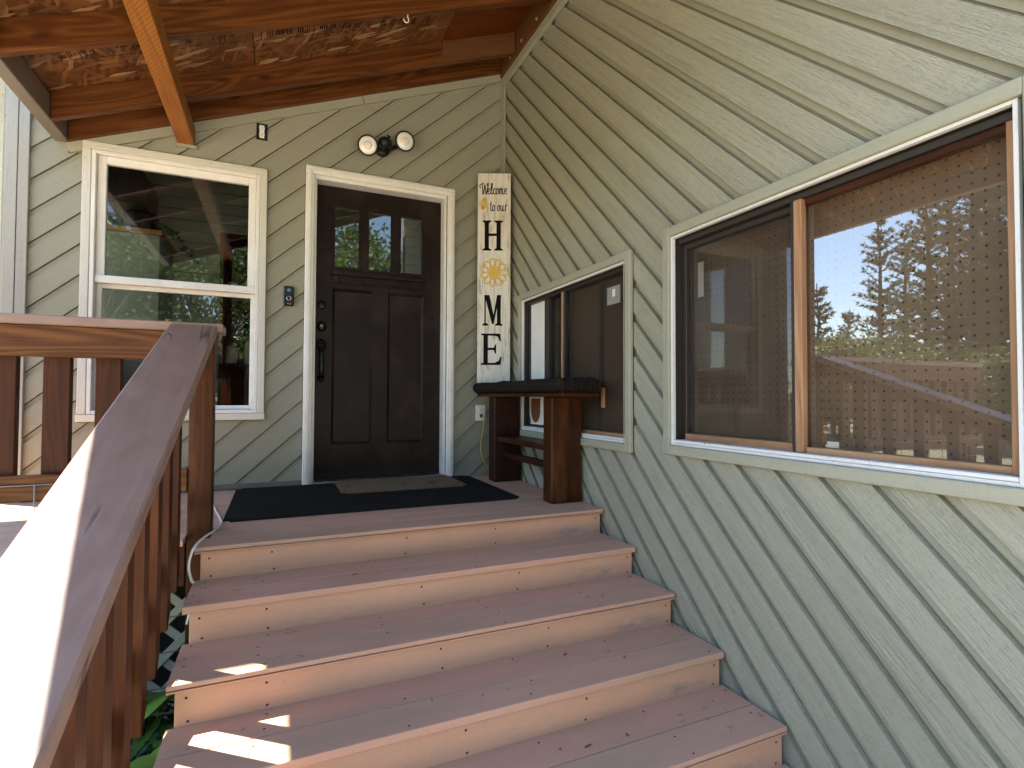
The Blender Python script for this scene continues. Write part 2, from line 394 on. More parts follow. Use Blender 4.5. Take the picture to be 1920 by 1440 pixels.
g = NT('pegboard')                                    # brown hardboard, holes on a 29 mm grid
tc = g.n('TexCoord'); sp = g.n('SeparateXYZ'); g.l(tc.outputs['Object'], sp.inputs[0])
a = g.math('SUBTRACT', g.math('FRACT', g.math('MULTIPLY', sp.outputs[0], 1/.0293)), .5)
b_ = g.math('SUBTRACT', g.math('FRACT', g.math('MULTIPLY', sp.outputs[1], 1/.0293)), .5)
d = g.math('SQRT', g.math('ADD', g.math('MULTIPLY', a, a), g.math('MULTIPLY', b_, b_)))
hole = g.math('LESS_THAN', d, .125)
nz = g.noise(g.coord((1, 1, 1), False), 6, 6, .65)
c0 = g.mix(nz, (.118, .070, .036), (.19, .117, .064))
c0 = g.mix(hole, c0, (.012, .007, .004)); M['peg'] = g.set(c0, .6)

g = NT('charcoal_mat')
n1 = g.noise(g.coord((1, 1, 1), False), 260, 3, .7); n2 = g.noise(g.coord((1, 1, 1), False), 9, 5, .7)
rib = g.math('MULTIPLY', g.math('ADD', g.math('SINE', g.math('MULTIPLY', g.noise(g.coord((0, 70, 0), False), 1, 0), 30.)), 1.), .5)
c0 = g.mix(n1, (.009, .0085, .008), (.040, .037, .034)); c0 = g.mix(g.ramp(n2, [(.5, 0), (.8, .4)]), c0, (.04, .034, .029))
g.bump(g.math('ADD', n1, rib), .8, .004); M['mat'] = g.set(c0, .95, Specular_IOR_Level=.05)
g = NT('tan_mat')
n1 = g.noise(g.coord((1, 1, 1), False), 300, 3, .7); n2 = g.noise(g.coord((1, 1, 1), False), 7, 4, .6)
c0 = g.mix(n1, (.10, .065, .032), (.24, .165, .09)); c0 = g.mix(g.ramp(n2, [(.60, 0), (.64, .7)]), c0, (.04, .027, .016))
g.bump(n1, .8, .004); M['tanmat'] = g.set(c0, .95)
g = NT('dark_plush')
n1 = g.noise(g.coord((1, 1, 1), False), 140, 4, .7, .6); n2 = g.noise(g.coord((1, 1, 1), False), 18, 4, .6)
c0 = g.mix(n2, (.008, .006, .005), (.028, .02, .016)); c0 = g.mix(g.ramp(n1, [(.55, 0), (.8, .5)]), c0, (.06, .045, .035))
g.bump(g.math('ADD', n1, n2), .9, .006); M['plush'] = g.set(c0, .95, Specular_IOR_Level=.1)

g = NT('whitewashed_board')                           # distressed cream sign
st = g.noise(g.coord((3, 60, 60), False), 1, 6, .7, .6); bl = g.noise(g.coord((5, 16, 16), False), 1, 5, .7)
c0 = g.mix(bl, (.63, .585, .48), (.78, .745, .64))
c0 = g.mix(g.ramp(st, [(.50, 0), (.70, .8)]), c0, (.33, .26, .16))
blo = g.ramp(g.noise(g.coord((8, 30, 30), False, (3, 3, 3)), 1, 4, .6), [(.56, 0), (.70, .65)])
c0 = g.mix(blo, c0, (.22, .18, .12)); g.bump(st, .2, .0015); M['sign'] = g.set(c0, .6)

g = NT('foliage_hosta')
c0 = g.mix(g.noise(g.coord((1, 1, 1), False), 14, 3), (.09, .19, .022), (.20, .34, .05))
M['hosta'] = g.set(c0, .45, Subsurface_Weight=0.0)
def leaf(name, a, b, rough=.55):
    g = NT(name); oi = g.n('TexCoord')
    c = g.mix(g.noise(g.coord((1, 1, 1), True), 2.3, 4, .7), a, b); g.set(c, rough)
    tl = g.n('BsdfTranslucent'); g.l(c, tl.inputs[0]); mx = g.n('MixShader'); mx.inputs[0].default_value = .35
    g.l(g.b.outputs[0], mx.inputs[1]); g.l(tl.outputs[0], mx.inputs[2]); g.l(mx.outputs[0], g.out.inputs[0]); return g.m
M['needle'] = leaf('pine_needles', (.035, .06, .016), (.10, .125, .035))
M['leaf'] = leaf('broad_leaves', (.06, .10, .018), (.15, .195, .045))
M['cover'] = leaf('ground_cover_leaves', (.012, .04, .018), (.03, .075, .035))
M['bark'] = plain('bark', (.13, .085, .055), .9, 0, 25, .6)

g = NT('yard_ground')
n1 = g.noise(g.coord((1, 1, 1), False), .35, 6, .65); n2 = g.noise(g.coord((1, 1, 1), False), 26, 5, .7)
c0 = g.mix(n1, (.16, .155, .07), (.33, .285, .18)); c0 = g.mix(g.math('MULTIPLY', n2, .5), c0, (.05, .055, .02))
g.bump(n2, .6, .03); M['ground'] = g.set(c0, .95)
M['gravel'] = plain('pale_concrete', (.52, .45, .36), .9, 0, 60, .7)
M['shingle'] = plain('roof_shingle', (.09, .085, .08), .9, 0, 40, .4)

# ------------------------------------------------------------------ dimensions
GZ = -.77                      # ground
ROOF = lambda x: 2.03+.40*(x+2.69)      # underside of the porch rafters
RT = .152                      # rafter height, measured plumb
YEND = -3.10                   # front edge of the porch roof

# ------------------------------------------------------------------ ground
def grid_plane(name, x0, x1, y0, y1, z, mat, n=40, amp=0):
    V = []; F = []; rnd = random.Random(3)
    for j in range(n+1):
        for i in range(n+1):
            V.append((x0+(x1-x0)*i/n, y0+(y1-y0)*j/n, z+(rnd.uniform(-amp, amp))))
    for j in range(n):
        for i in range(n): F.append((j*(n+1)+i, j*(n+1)+i+1, (j+1)*(n+1)+i+1, (j+1)*(n+1)+i))
    return mesh_obj(name, pydata(name, V, F), None, mat)
tag(grid_plane('ground', -400, 400, -400, 400, GZ, M['ground'], 8), kind='structure')
tag(grid_plane('driveway', -9.0, 6.0, -15, -2.95, GZ+.006, M['gravel'], 6), kind='structure')

# ------------------------------------------------------------------ polygon tools for the siding
def clip(poly, a, b, c):                      # keep a*u+b*v <= c
    out = []
    for i in range(len(poly)):
        p, q = poly[i], poly[(i+1) % len(poly)]
        dp, dq = a*p[0]+b*p[1]-c, a*q[0]+b*q[1]-c
        if dp <= 1e-9: out.append(p)
        if (dp < -1e-9 and dq > 1e-9) or (dp > 1e-9 and dq < -1e-9):
            t = dp/(dp-dq); out.append((p[0]+t*(q[0]-p[0]), p[1]+t*(q[1]-p[1])))
    return out
def area(p): return abs(sum(p[i][0]*p[(i+1) % len(p)][1]-p[(i+1) % len(p)][0]*p[i][1] for i in range(len(p))))/2 if len(p) > 2 else 0
def minus_rect(polys, r):
    u0, u1, v0, v1 = r; out = []
    for p in polys:
        for (a, b, c) in ((1, 0, u0), (-1, 0, -u1), (0, 1, v0), (0, -1, -v1)):
            o = clip(p, a, b, c)
            if area(o) > 2e-5: out.append(o)
            p = clip(p, -a, -b, -c)
            if area(p) < 2e-5: break
    return out
def touch(p, q):
    for i in range(len(p)):
        a, b = p[i], p[(i+1) % len(p)]
        for j in range(len(q)):
            c, d = q[j], q[(j+1) % len(q)]
            ab = (b[0]-a[0], b[1]-a[1]); L = math.hypot(*ab)
            if L < 1e-6: continue
            def off(s): return abs((s[0]-a[0])*ab[1]-(s[1]-a[1])*ab[0])/L
            if off(c) < 1e-5 and off(d) < 1e-5:
                tc, td = [((s[0]-a[0])*ab[0]+(s[1]-a[1])*ab[1])/L for s in (c, d)]
                if min(L, max(tc, td))-max(0, min(tc, td)) > 1e-3: return True
    return False
def islands(polys):
    g = []
    for p in polys:
        hit = [k for k in g if any(touch(p, q) for q in k)]
        new = [p]
        for k in hit: new += k; g.remove(k)
        g.append(new)
    return g
def siding(parent, region, holes, slope, c0, pitch, gap, mat, P, thick, seed, slot=.008, slot_low=True, lipz=-.009):
    """diagonal channel boards: lines v = slope*u + c; P maps (u, v, depth) to the world"""
    rnd = random.Random(seed); vs_ = [v-slope*u for u, v in region]; k0 = math.floor((min(vs_)-c0)/pitch); k1 = math.ceil((max(vs_)-c0)/pitch)
    ca = 1/math.hypot(1, slope); ux, uv = ca, slope*ca
    ex, ey, ez = [(Vector(P(*q))-Vector(P(0, 0, 0))) for q in ((ux, uv, 0), (-uv, ux, 0), (0, 0, 1))]
    for k in range(k0, k1):
        lo, hi = c0+pitch*k, c0+pitch*(k+1)-gap
        ps = []; lips = []
        la, lb = (lo-gap+slot, lo) if slot_low else (hi, hi+gap-slot)      # smooth milled lip of this board
        for a, b, dst in ((lo, hi, ps), (la, lb, lips)):
            s = clip(clip(region, -slope, 1, b), slope, -1, -a)
            if area(s) < 5e-5: continue
            q = [s]
            for h in holes: q = minus_rect(q, h)
            dst += q
        lipid = set(id(p) for p in lips); ps = ps+lips
        if not ps: continue
        for isl in islands(ps):
            if sum(area(p) for p in isl) < 2e-4: continue
            cu = sum(q[0] for p in isl for q in p)/sum(len(p) for p in isl); cv = sum(q[1] for p in isl for q in p)/sum(len(p) for p in isl)
            mb = MB(); dz = rnd.uniform(-.0012, .0012); mids = []
            for p in isl:
                pl = [((u-cu)*ux+(v-cv)*uv, -(u-cu)*uv+(v-cv)*ux) for u, v in p]
                n = len(pl); lp = id(p) in lipid; zt = lipz if lp else thick+dz
                mb.add([(a, b, zt) for a, b in pl]+[(a, b, -.026) for a, b in pl],
                       [tuple(range(n))]+[(i, n+i, n+(i+1) % n, (i+1) % n) for i in range(n)])
                mids += [1 if lp else 0]*(n+1)
            Mx = Matrix((ex, ey, ez)).transposed().to_4x4(); Mx.translation = Vector(P(cu, cv, 0))
            me = pydata('siding_board', mb.V, mb.F)
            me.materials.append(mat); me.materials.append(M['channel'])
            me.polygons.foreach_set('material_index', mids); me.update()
            mesh_obj('siding_board', me, parent, None, Mx)
def backing(parent, region, holes, P, t0, t1, mat, name='sheathing'):
    ps = [region]
    for h in holes: ps = minus_rect(ps, h)
    mb = MB()
    for p in ps: mb.prism(p, t0, t1, lambda u, v, w: P(u, v, w))
    return mb.build(name, mat, parent)

# ------------------------------------------------------------------ wall with the door (plane y = 0)
wa = thing('house_wall', 'sage green house wall with diagonal channel boards around the front door', 'wall')
PA = lambda u, v, w: (u, -w, v)
DOORH = (-1.40, -.455, -.1, 2.085); WINH = (-2.59, -1.71, .478, 2.025)
regA = [(-2.97, GZ-.05), (0, GZ-.05), (0, 3.5), (-2.97, 3.5)]
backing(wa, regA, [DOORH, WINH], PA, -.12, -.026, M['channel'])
siding(wa, [(-2.90, GZ), (-.012, GZ), (-.012, ROOF(-.012)-.055), (-2.70, ROOF(-2.70)-.055), (-2.703, 3.4), (-2.90, 3.4)],
       [(-1.436, -.394, -.1, 2.134), (-2.632, -1.664, .432, 2.056)], .90, 2.758, .18, .040, M['sidingA'], PA, 0, 5, .007, False)
# slanted frieze under the rafter, corner boards, inside corner bead, base flashing
for a, b in ((-2.70, -1.07), (-1.065, -.012)):
    board(wa, 'frieze_board', (a, -.004, ROOF(a)-.028), (b, -.004, ROOF(b)-.028), .030, .056, M['trim'], (0, 0, 1))
box(wa, 'corner_board', (-2.915, -.022, GZ), (-2.868, .0, 3.4), M['corner'], 'z')
box(wa, 'corner_board', (-2.972, -.024, GZ), (-2.918, -.002, 3.4), M['corner'], 'z')
box(wa, 'corner_bead', (-.030, -.020, .001), (-.002, -.001, ROOF(0)-.06), M['trim'], 'z')
box(wa, 'skirt_flashing', (-2.86, -.012, .002), (-1.436, -.0055, .035), M['soffit'], 'x', .001)
# return wall of the house with a side window
wr = thing('house_side_wall', 'end wall of the house running back from the pale corner boards', 'wall')
PR = lambda u, v, wd: (-2.97+wd, u, v)
backing(wr, [(0, GZ-.05), (6, GZ-.05), (6, 3.5), (0, 3.5)], [(.7, 2.3, .9, 2.1)], PR, 0, .1, M['room'], 'sheathing')
for k in range(29):
    box(wr, 'lap_board', (-2.99, .002, GZ+.145*k), (-2.972, 6, GZ+.145*k+.143), M['trim'], 'y') if (GZ+.145*k+.143 < .9 or GZ+.145*k > 2.1) else None
    if not (GZ+.145*k+.143 < .9 or GZ+.145*k > 2.1):
        for ya, yb in ((.002, .7), (2.3, 6)): box(wr, 'lap_board', (-2.99, ya, GZ+.145*k), (-2.972, yb, GZ+.145*k+.143), M['trim'], 'y')
# lap-sided wall further back on the left
wl = thing('lap_sided_wall', 'pale horizontal lap siding at the left edge behind the corner boards', 'wall')
box(wl, 'sheathing', (-3.95, 2.03, GZ), (-2.995, 2.12, 3.49), M['trim'], 'x', 0)
for k in range(20):
    z0 = GZ+.205*k
    board(wl, 'lap_board', (-3.95, 2.012, z0+.1), (-3.0, 2.012, z0+.1), .02, .215, M['trimwhite'], (0, .085, 1))

hr = thing('house_roof_shade', 'unseen house roof slab with a deep eave added to shade the upper steps', 'roof', (-1, 3, 3.5))
mb = MB(); mb.prism([(-.36, 3.50), (6.4, 3.50), (6.4, 3.66), (-.36, 3.62)], -4.0, -.01, lambda u, v, w_: (w_, u, v)); mb.build('eave_shade_slab', M['shingle'], hr)  # unseen eave, its reach set to keep sun off the upper treads
mb = MB(); mb.prism([(-.36, 3.50), (.85, 3.50), (.85, 3.625), (-.36, 3.62)], -4.8, -4.001, lambda u, v, w_: (w_, u, v)); mb.build('deck_shade_slab', M['shingle'], hr)  # added out of view to shade the front of the left deck

# ------------------------------------------------------------------ right-hand wall (plane x = 0)
wb = thing('garage_wall', 'sage green wall of diagonal boards along the right side of the stairs', 'wall')
PB = lambda u, v, w: (-w, u, v)            # u = y
BIG = (-3.135, -1.925, .378, 1.300); SMA = (-1.560, -.355, .352, 1.275)
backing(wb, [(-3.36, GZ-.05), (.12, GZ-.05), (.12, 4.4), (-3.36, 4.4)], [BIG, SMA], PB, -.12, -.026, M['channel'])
ZB = ROOF(0)-.05
siding(wb, [(-3.29, GZ), (-.022, GZ), (-.022, ZB-.055), (-3.29, ZB-.055)],
       [(-3.19, -1.883, .336, 1.340), (-1.647, -.320, .314, 1.316)], 1.0, 3.326-.1685*30, .1685, .047, M['siding'], PB, 0, 11, .012, True, -.0155)
box(wb, 'roof_trim_board', (-.030, -3.285, ZB-.058), (-.002, -.031, ZB), M['trim'], 'y')
box(wb, 'corner_board', (-.024, -3.380, GZ), (-.002, -3.292, 4.3), M['trim'], 'z')
box(wb, 'corner_board', (-.002, -3.384, GZ), (.088, -3.362, 4.3), M['trim'], 'z')
box(wb, 'corner_bead', (-.022, -.050, .003), (-.003, -.031, ZB-.06), M['trim'], 'z')

gf = thing('garage_front_wall', 'front wall of the garage round the corner from the stairs', 'wall', (3, -3.36, 0))
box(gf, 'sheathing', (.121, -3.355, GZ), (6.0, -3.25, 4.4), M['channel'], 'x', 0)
for k in range(42): box(gf, 'siding_board', (.09+.14*k, -3.372, GZ), (.09+.14*k+.125, -3.356, 4.3), M['sidingA'], 'z')

# ------------------------------------------------------------------ porch roof
pr = thing('porch_roof', 'stained open rafter porch roof with strand board sheathing overhead', 'roof')
def rafter(y, x0=-2.694, x1=-.043, mat=M['rafter'], t=.038, name='rafter', h=RT):
    """sloping board with plumb-cut ends"""
    a = math.atan(.40); ca, sa = math.cos(a), math.sin(a); xm = (x0+x1)/2; zm = ROOF(xm)+h/2; c = .003
    pts = [(x0, ROOF(x0)), (x1, ROOF(x1)), (x1, ROOF(x1)+h), (x0, ROOF(x0)+h)]
    loc = [((x-xm)*ca+(z-zm)*sa, -(x-xm)*sa+(z-zm)*ca) for x, z in pts]
    key = ('rafter', round(x0, 3), round(x1, 3), t, h, mat.name)
    if key not in CACHE:
        mb = MB(); mb.prism(loc, -t/2, t/2, lambda u, v, w_: (u, -w_, v))
        me = pydata('rafter', mb.V, mb.F); bm = bmesh.new(); bm.from_mesh(me); bmesh.ops.recalc_face_normals(bm, faces=bm.faces[:])
        bmesh.ops.bevel(bm, geom=bm.edges[:], offset=c, segments=2, affect='EDGES', profile=.5); bm.to_mesh(me); bm.free(); me.materials.append(mat); CACHE[key] = me
    ex = Vector((ca, 0, sa)); ez = Vector((-sa, 0, ca)); ey = Vector((0, 1, 0))
    Mx = Matrix((ex, ey, ez)).transposed().to_4x4(); Mx.translation = Vector((xm, y, zm))
    return mesh_obj(name, CACHE[key], pr, None, Mx)
for y in (-.022, -.275, -.86, -1.47, -2.08, -2.70, -3.07): rafter(y)
rf = rafter(-.303, -.585, -.046, M['scab'], .018, 'scab_board', RT)
# sheathing panels
def sheet(name, x0, x1, y0, y1, mat, dz=0, t=.012, par=pr):
    p0 = Vector((x0, (y0+y1)/2, ROOF(x0)+RT+t/2+dz)); p1 = Vector((x1, (y0+y1)/2, ROOF(x1)+RT+t/2+dz))
    return board(par, name, p0, p1, abs(y1-y0), t, mat, (0, 0, 1), .001)
sheet('sheathing_panel', -2.78, -1.742, -.001, YEND, M['osb'], .002)
sheet('sheathing_panel', -1.737, -.592, -.001, YEND, M['osb'], .002)
sheet('plywood_panel', -.588, -.002, -.001, YEND, M['ply'], .002)
sheet('shingle_layer', -2.80, -.002, -.001, YEND-.03, M['shingle'], .02, .012)
# fascia at the low end with a slit above it, brown ledger with bolts at the high end
box(pr, 'fascia', (-2.765, YEND, 2.030), (-2.697, .0, 2.163), M['soffit'], 'y', .004)
lg = box(pr, 'ledger', (-.040, YEND, ROOF(0)-.045), (-.003, -.001, ROOF(0)+.135), M['scab'], 'y')
for y in (-.22, -.42, -.66, -.9):
    mb = MB(); mb.lathe([(.014, 0), (.014, .004), (.008, .012), (.0, .013)], 10)
    Mx = Matrix.Translation((-.041, y, ROOF(0)+.0)) @ Matrix.Rotation(-math.pi/2, 4, 'Y')
    mb.build('bolt', M['soffit'], lg, True, Mx)
bmz = ROOF(-2.121)
bm_ = box(pr, 'beam', (-2.167, YEND-.02, 2.130), (-2.075, -.004, ROOF(-2.167)-.002), M['beam'], 'y', .004)
box(pr, 'beam_pocket', (-2.178, -.020, 2.112), (-2.064, -.003, 2.130), M['trim'], 'x', .001)
pp = thing('porch_post', 'square stained post holding the front end of the roof beam', 'post', (-2.121, -3.05, GZ))
box(pp, 'shaft', (-2.167, -3.095, GZ), (-2.075, -3.005, 2.129), M['post'], 'z', .004)
# printing on the strand board (stamped bars and letters)
def stamp(x, y, items):
    a = math.atan(.40); base = Vector((x, y, ROOF(x)+RT+.0012))
    ex = Vector((math.cos(a), 0, math.sin(a))); ey = Vector((0, 1, 0)); ez = ex.cross(ey)
    base = base-ez*.0012
    mb = MB()
    for (u0, u1, v0, v1) in items:
        mb.add([base+ex*u+ey*v-ez*.0 for u, v in ((u0, v0), (u1, v0), (u1, v1), (u0, v1))], [(0, 1, 2, 3)])
    return mb.build('stamped_print', M['ink'], pr)
rnd = random.Random(8)
def bars(x, y, L, n, h):
    it = [(0, L, h, h+.003)]
    u = 0
    while u < L:
        k = rnd.random()
        if k < .55:
            for q in range(rnd.randint(1, 4)): it.append((u, u+.0035, 0, h*rnd.uniform(.6, 1))); u += rnd.uniform(.008, .014)
        else:
            u0 = u; hh = h*rnd.uniform(.3, .8)
            for r_ in range(rnd.randint(2, 4)): it.append((u0+r_*.012, u0+r_*.012+.006, rnd.uniform(0, .02), hh))
            u += rnd.uniform(.04, .06)
        u += rnd.uniform(.01, .03)
    return stamp(x, y, it)
bars(-2.60, -.655, .40, 9, .12); bars(-2.05, -.655, .06, 4, .11); bars(-1.93, -.64, .14, 4, .10); bars(-1.70, -.63, .55, 8, .10); bars(-1.05, -.60, .35, 8, .09)
def text_mesh(s, size, mat, parent, Mx, name='lettering', shear=0):
    cu = bpy.data.curves.new('t', 'FONT'); cu.body = s; cu.size = size; cu.extrude = .0004; cu.shear = shear
    cu.align_x = 'CENTER'; cu.align_y = 'CENTER'
    to = bpy.data.objects.new('t', cu); COL.objects.link(to)
    dg = bpy.context.evaluated_depsgraph_get(); me = bpy.data.meshes.new_from_object(to.evaluated_get(dg))
    bpy.data.objects.remove(to); me.materials.clear()
    return mesh_obj(name, me, parent, mat, Mx)
a_ = math.atan(.40); ex = Vector((math.cos(a_), 0, math.sin(a_)))
Mx = Matrix((Vector((0, 1, 0)), ex, Vector((0, 1, 0)).cross(ex))).transposed().to_4x4(); Mx.translation = Vector((-1.975, -.60, ROOF(-1.955)+RT+.0008))
text_mesh('APA', .05, M['ink'], pr, Mx)
# hook in the third rafter
hk = thing('ceiling_hook', 'small white cup hook hanging from the rafter above the door', 'hook', (-.95, -.86, ROOF(-.95)))
mb = MB(); z0 = ROOF(-.95)
pts = [(-.95, -.86, z0+.01), (-.95, -.86, z0-.006)]+[(-.958+.014*math.cos(t), -.86, z0-.028+.018*math.sin(t)) for t in [R(q) for q in range(60, -200, -20)]]
mb.tube(smooth_path(pts, 3), .0032, 6); mb.build('wire_hook', M['plate'], hk, True)

# ------------------------------------------------------------------ landing and stairs
N = [-1.399-.2752*i for i in range(7)]; Z = [-.1283*i for i in range(7)]
def tread_profile_mesh(L, Wd, T, groove, mat):
    k = ('tread', round(L, 3), round(Wd, 4), groove, mat.name)
    if k in CACHE: return CACHE[k]
    r = .0016; h = Wd/2
    prof = [(-h+r, T/2), (h-r, T/2), (h, T/2-r), (h, -T/2+r), (h-r, -T/2), (-h+r, -T/2), (-h, -T/2+r)]
    if groove: prof += [(-h, -.0065), (-h+.010, -.0065), (-h+.010, -.0015), (-h, -.0015)]
    prof += [(-h, T/2-r)]
    n = len(prof); V = [(-L/2, a, b) for a, b in prof]+[(L/2, a, b) for a, b in prof]
    me = pydata('deck_board', V, [tuple(range(n)), tuple(range(n, 2*n))[::-1]]+[(i, n+i, n+(i+1) % n, (i+1) % n) for i in range(n)])
    bm = bmesh.new(); bm.from_mesh(me); bmesh.ops.recalc_face_normals(bm, faces=bm.faces[:]); bm.to_mesh(me); bm.free()
    me.materials.append(mat); CACHE[k] = me; return me
def dboard(parent, name, x0, x1, yf, Wd, ztop, groove=False, mat=None, T=.0245):
    mat = mat or M['deck']; me = tread_profile_mesh(x1-x0, Wd, T, groove, mat)
    return mesh_obj(name, me, parent, None, Matrix.Translation(((x0+x1)/2, yf+Wd/2, ztop-T/2)))
BW, BG = .1412, .0046
XL, XR = -1.875, -.014
st = thing('porch_stairs', 'wide composite stairs in mauve brown climbing to the front door', 'stairs', (-.95, -3.0, GZ))
screws = MB()
def screw(x, y, z, n='z'):
    k = 6; r_ = .0042
    if n == 'z': screws.add([(x+r_*math.cos(2*math.pi*i/k), y+r_*math.sin(2*math.pi*i/k), z+.0006) for i in range(k)], [tuple(range(k))])
    else: screws.add([(x+r_*math.cos(2*math.pi*i/k), y-.0006, z+r_*math.sin(2*math.pi*i/k)) for i in range(k)], [tuple(range(k))])
rnd = random.Random(4)
SX = (XL+.035, -1.62, -1.21, -.80, -.40, XR-.035)
for i in range(1, 6):
    for b in range(2):
        dboard(st, 'tread_board', XL, XR, N[i]+b*(BW+BG), BW, Z[i], groove=(b == 0 and i in (2, 4)))
        for x in SX:
            if rnd.random() < .75: screw(x+rnd.uniform(-.02, .02), N[i]+b*(BW+BG)+rnd.uniform(.02, .035), Z[i])
            if rnd.random() < .75: screw(x+rnd.uniform(-.02, .02), N[i]+b*(BW+BG)+rnd.uniform(.10, .118), Z[i])
for i in range(0, 6):
    zt, zb = Z[i]-.0255, Z[i+1]-.006
    if i == 5: zb = GZ+.002
    yr = N[i]+.012
    board(st, 'riser_board', (XL+.020, yr+.010, (zt+zb)/2), (XR-.010, yr+.010, (zt+zb)/2), .020, zt-zb, M['riser'], (0, 0, 1))
    for x in (XL+.050, -1.62+rnd.uniform(-.03, .03), -1.05, -.62, XR-.04):
        screw(x, yr-.0008, zt-.022, 'y'); screw(x+rnd.uniform(-.01, .01), yr-.0008, zb+.018, 'y')
sc_ = screws.build('screw_head', M['hole'], st); sc_['kind'] = 'stuff'
# stringers under the treads, set in from both ends
for xs in (-1.80, -.95, -.06):
    mb = MB(); poly = []
    for i in range(1, 6):
        poly += [(N[i-1]+.034, Z[i]-.026), (N[i]+.034, Z[i]-.026)]
    poly += [(N[5]+.034, GZ), (N[5]+.30, GZ), (N[0]+.034, Z[1]-.40)]
    mb.prism(poly, xs-.019, xs+.019, lambda u, v, w_: (w_, u, v)); mb.build('stringer', M['post'], st)
dk = thing('porch_deck', 'mauve brown composite landing boards outside the front door', 'deck', (-1.5, -.7, 0))
ys = N[0]; k = 0
while ys < -.03:
    wd = min(BW, -.026-ys)
    x0 = XL if k < 1 else (-1.836 if k < 2 else -3.95)
    if wd > .03: dboard(dk, 'deck_board', x0, -.014 if k else XR, ys, wd, 0, groove=(k == 0))
    if k == 1: dboard(dk, 'deck_board', -3.95, -1.934, ys, wd, 0)
    ys += BW+BG; k += 1
box(dk, 'rim_joist', (-3.95, -1.14, -.22), (-1.94, -1.10, -.027), M['post'], 'x')
box(dk, 'rim_joist', (-1.85, -1.33, -.22), (-.05, -1.292, -.027), M['post'], 'x')

# ------------------------------------------------------------------ stair railing
RS = .388; RZ = lambda y: 1.355+RS*y      # top face of the sloping cap
sr = thing('stair_railing', 'sloping stair railing with wide brown painted cap and stained balusters', 'railing', (-1.93, -1.2, GZ))
yb = -3.42; ca_ = math.cos(math.atan(RS)); T_ = .038
off = T_/2
def along(y, dz): return Vector((-1.9135, y, RZ(y)+dz))
cap = board(sr, 'handrail_cap', along(-1.2035, -off/ca_), along(yb, -off/ca_), .173, T_, M['cap'], (0, 0, 1), .005)
board(sr, 'sub_rail', Vector((-1.974, -1.172, RZ(-1.172)-.088)), Vector((-1.974, yb+.04, RZ(yb+.04)-.088)), .030, .088, M['rail'], (0, 0, 1))
def baluster(y0):
    zt0, zt1 = RZ(y0)-.0425, RZ(y0+.064)-.0425
    zb0 = -.21+.39*(y0+1.65)
    if zb0 < GZ+.03: zb0 = GZ+.03
    poly = [(y0, zb0), (y0+.018, zb0), (y0+.064, zb0+.050), (y0+.064, zt1), (y0, zt0)]
    k = (y0+.032, (zb0+zt0)/2)
    mb = MB()
    me_poly = [(v-k[1], -(u-k[0])) for u, v in poly]           # local x up (grain), local y = -world y
    mb.prism(me_poly, -.018, .018)
    Mx = Matrix(((0, 0, -1), (0, -1, 0), (1, 0, 0)))
    Mx = Matrix((Vector((0, 0, 1)), Vector((0, -1, 0)), Vector((1, 0, 0)))).transposed().to_4x4(); Mx.translation = Vector((-1.940, k[0], k[1]))
    return mb.build('baluster', M['balus'], sr, False, Mx)
for k in range(10): baluster(-1.468-.181*k)
box(sr, 'bottom_newel', (-1.985, -3.40, GZ), (-1.896, -3.31, RZ(-3.40)-.045), M['post'], 'z', .004)
# lower rail the balusters are fixed to
board(sr, 'lower_rail', Vector((-1.974, -1.172, -.108+.36*(-1.172+1.88))), Vector((-1.974, -2.95, -.108+.36*(-2.95+1.88))), .030, .088, M['rail'], (0, 0, 1))

# ------------------------------------------------------------------ deck guard railing
gd = thing('deck_railing', 'level deck railing with wide stained slats left of the newel post', 'railing', (-2.6, -1.13, 0))
box(gd, 'top_cap', (-3.95, -1.200, .857), (-1.806, -1.062, .895), M['cap'], 'x', .004)
box(gd, 'top_rail', (-3.95, -1.186, .735), (-1.932, -1.148, .8565), M['rail'], 'x', .003)
box(gd, 'bottom_rail', (-3.95, -1.186, .183), (-1.932, -1.148, .281), M['rail'], 'x', .003)
for k in range(11):
    x = -2.175-.166*k
    box(gd, 'baluster', (x-.086, -1.1475, .20), (x, -1.110, .84), M['balus'], 'z', .003)
box(gd, 'newel_post', (-1.931, -1.172, GZ), (-1.841, -1.081, .8565), M['post'], 'z', .004)
box(gd, 'newel_post', (-3.95, -1.145, GZ), (-3.86, -1.06, .8565), M['post'], 'z', .004)

# welded wire fence fixed to the railing
wf = thing('wire_fence', 'thin galvanised wire mesh tied below the deck railing', 'wire mesh', (-2.9, -1.2, GZ))
for k in range(8):
    mb = MB(); z = .248-.142*k
    mb.tube([(-3.9, -1.196, z), (-2.9, -1.197, z-.004), (-1.945 if z > -.25 else -1.862, -1.197, z)], .0022, 5); mb.build('wire', M['wire'], wf, True)
for k in range(10):
    mb = MB(); x = -2.427-.18*(k-2)
    if x > -1.9: continue
    mb.tube([(x, -1.1995, .25), (x+.004, -1.2, -.2), (x, -1.1995, GZ+.01)], .0022, 5); mb.build('wire', M['wire'], wf, True)

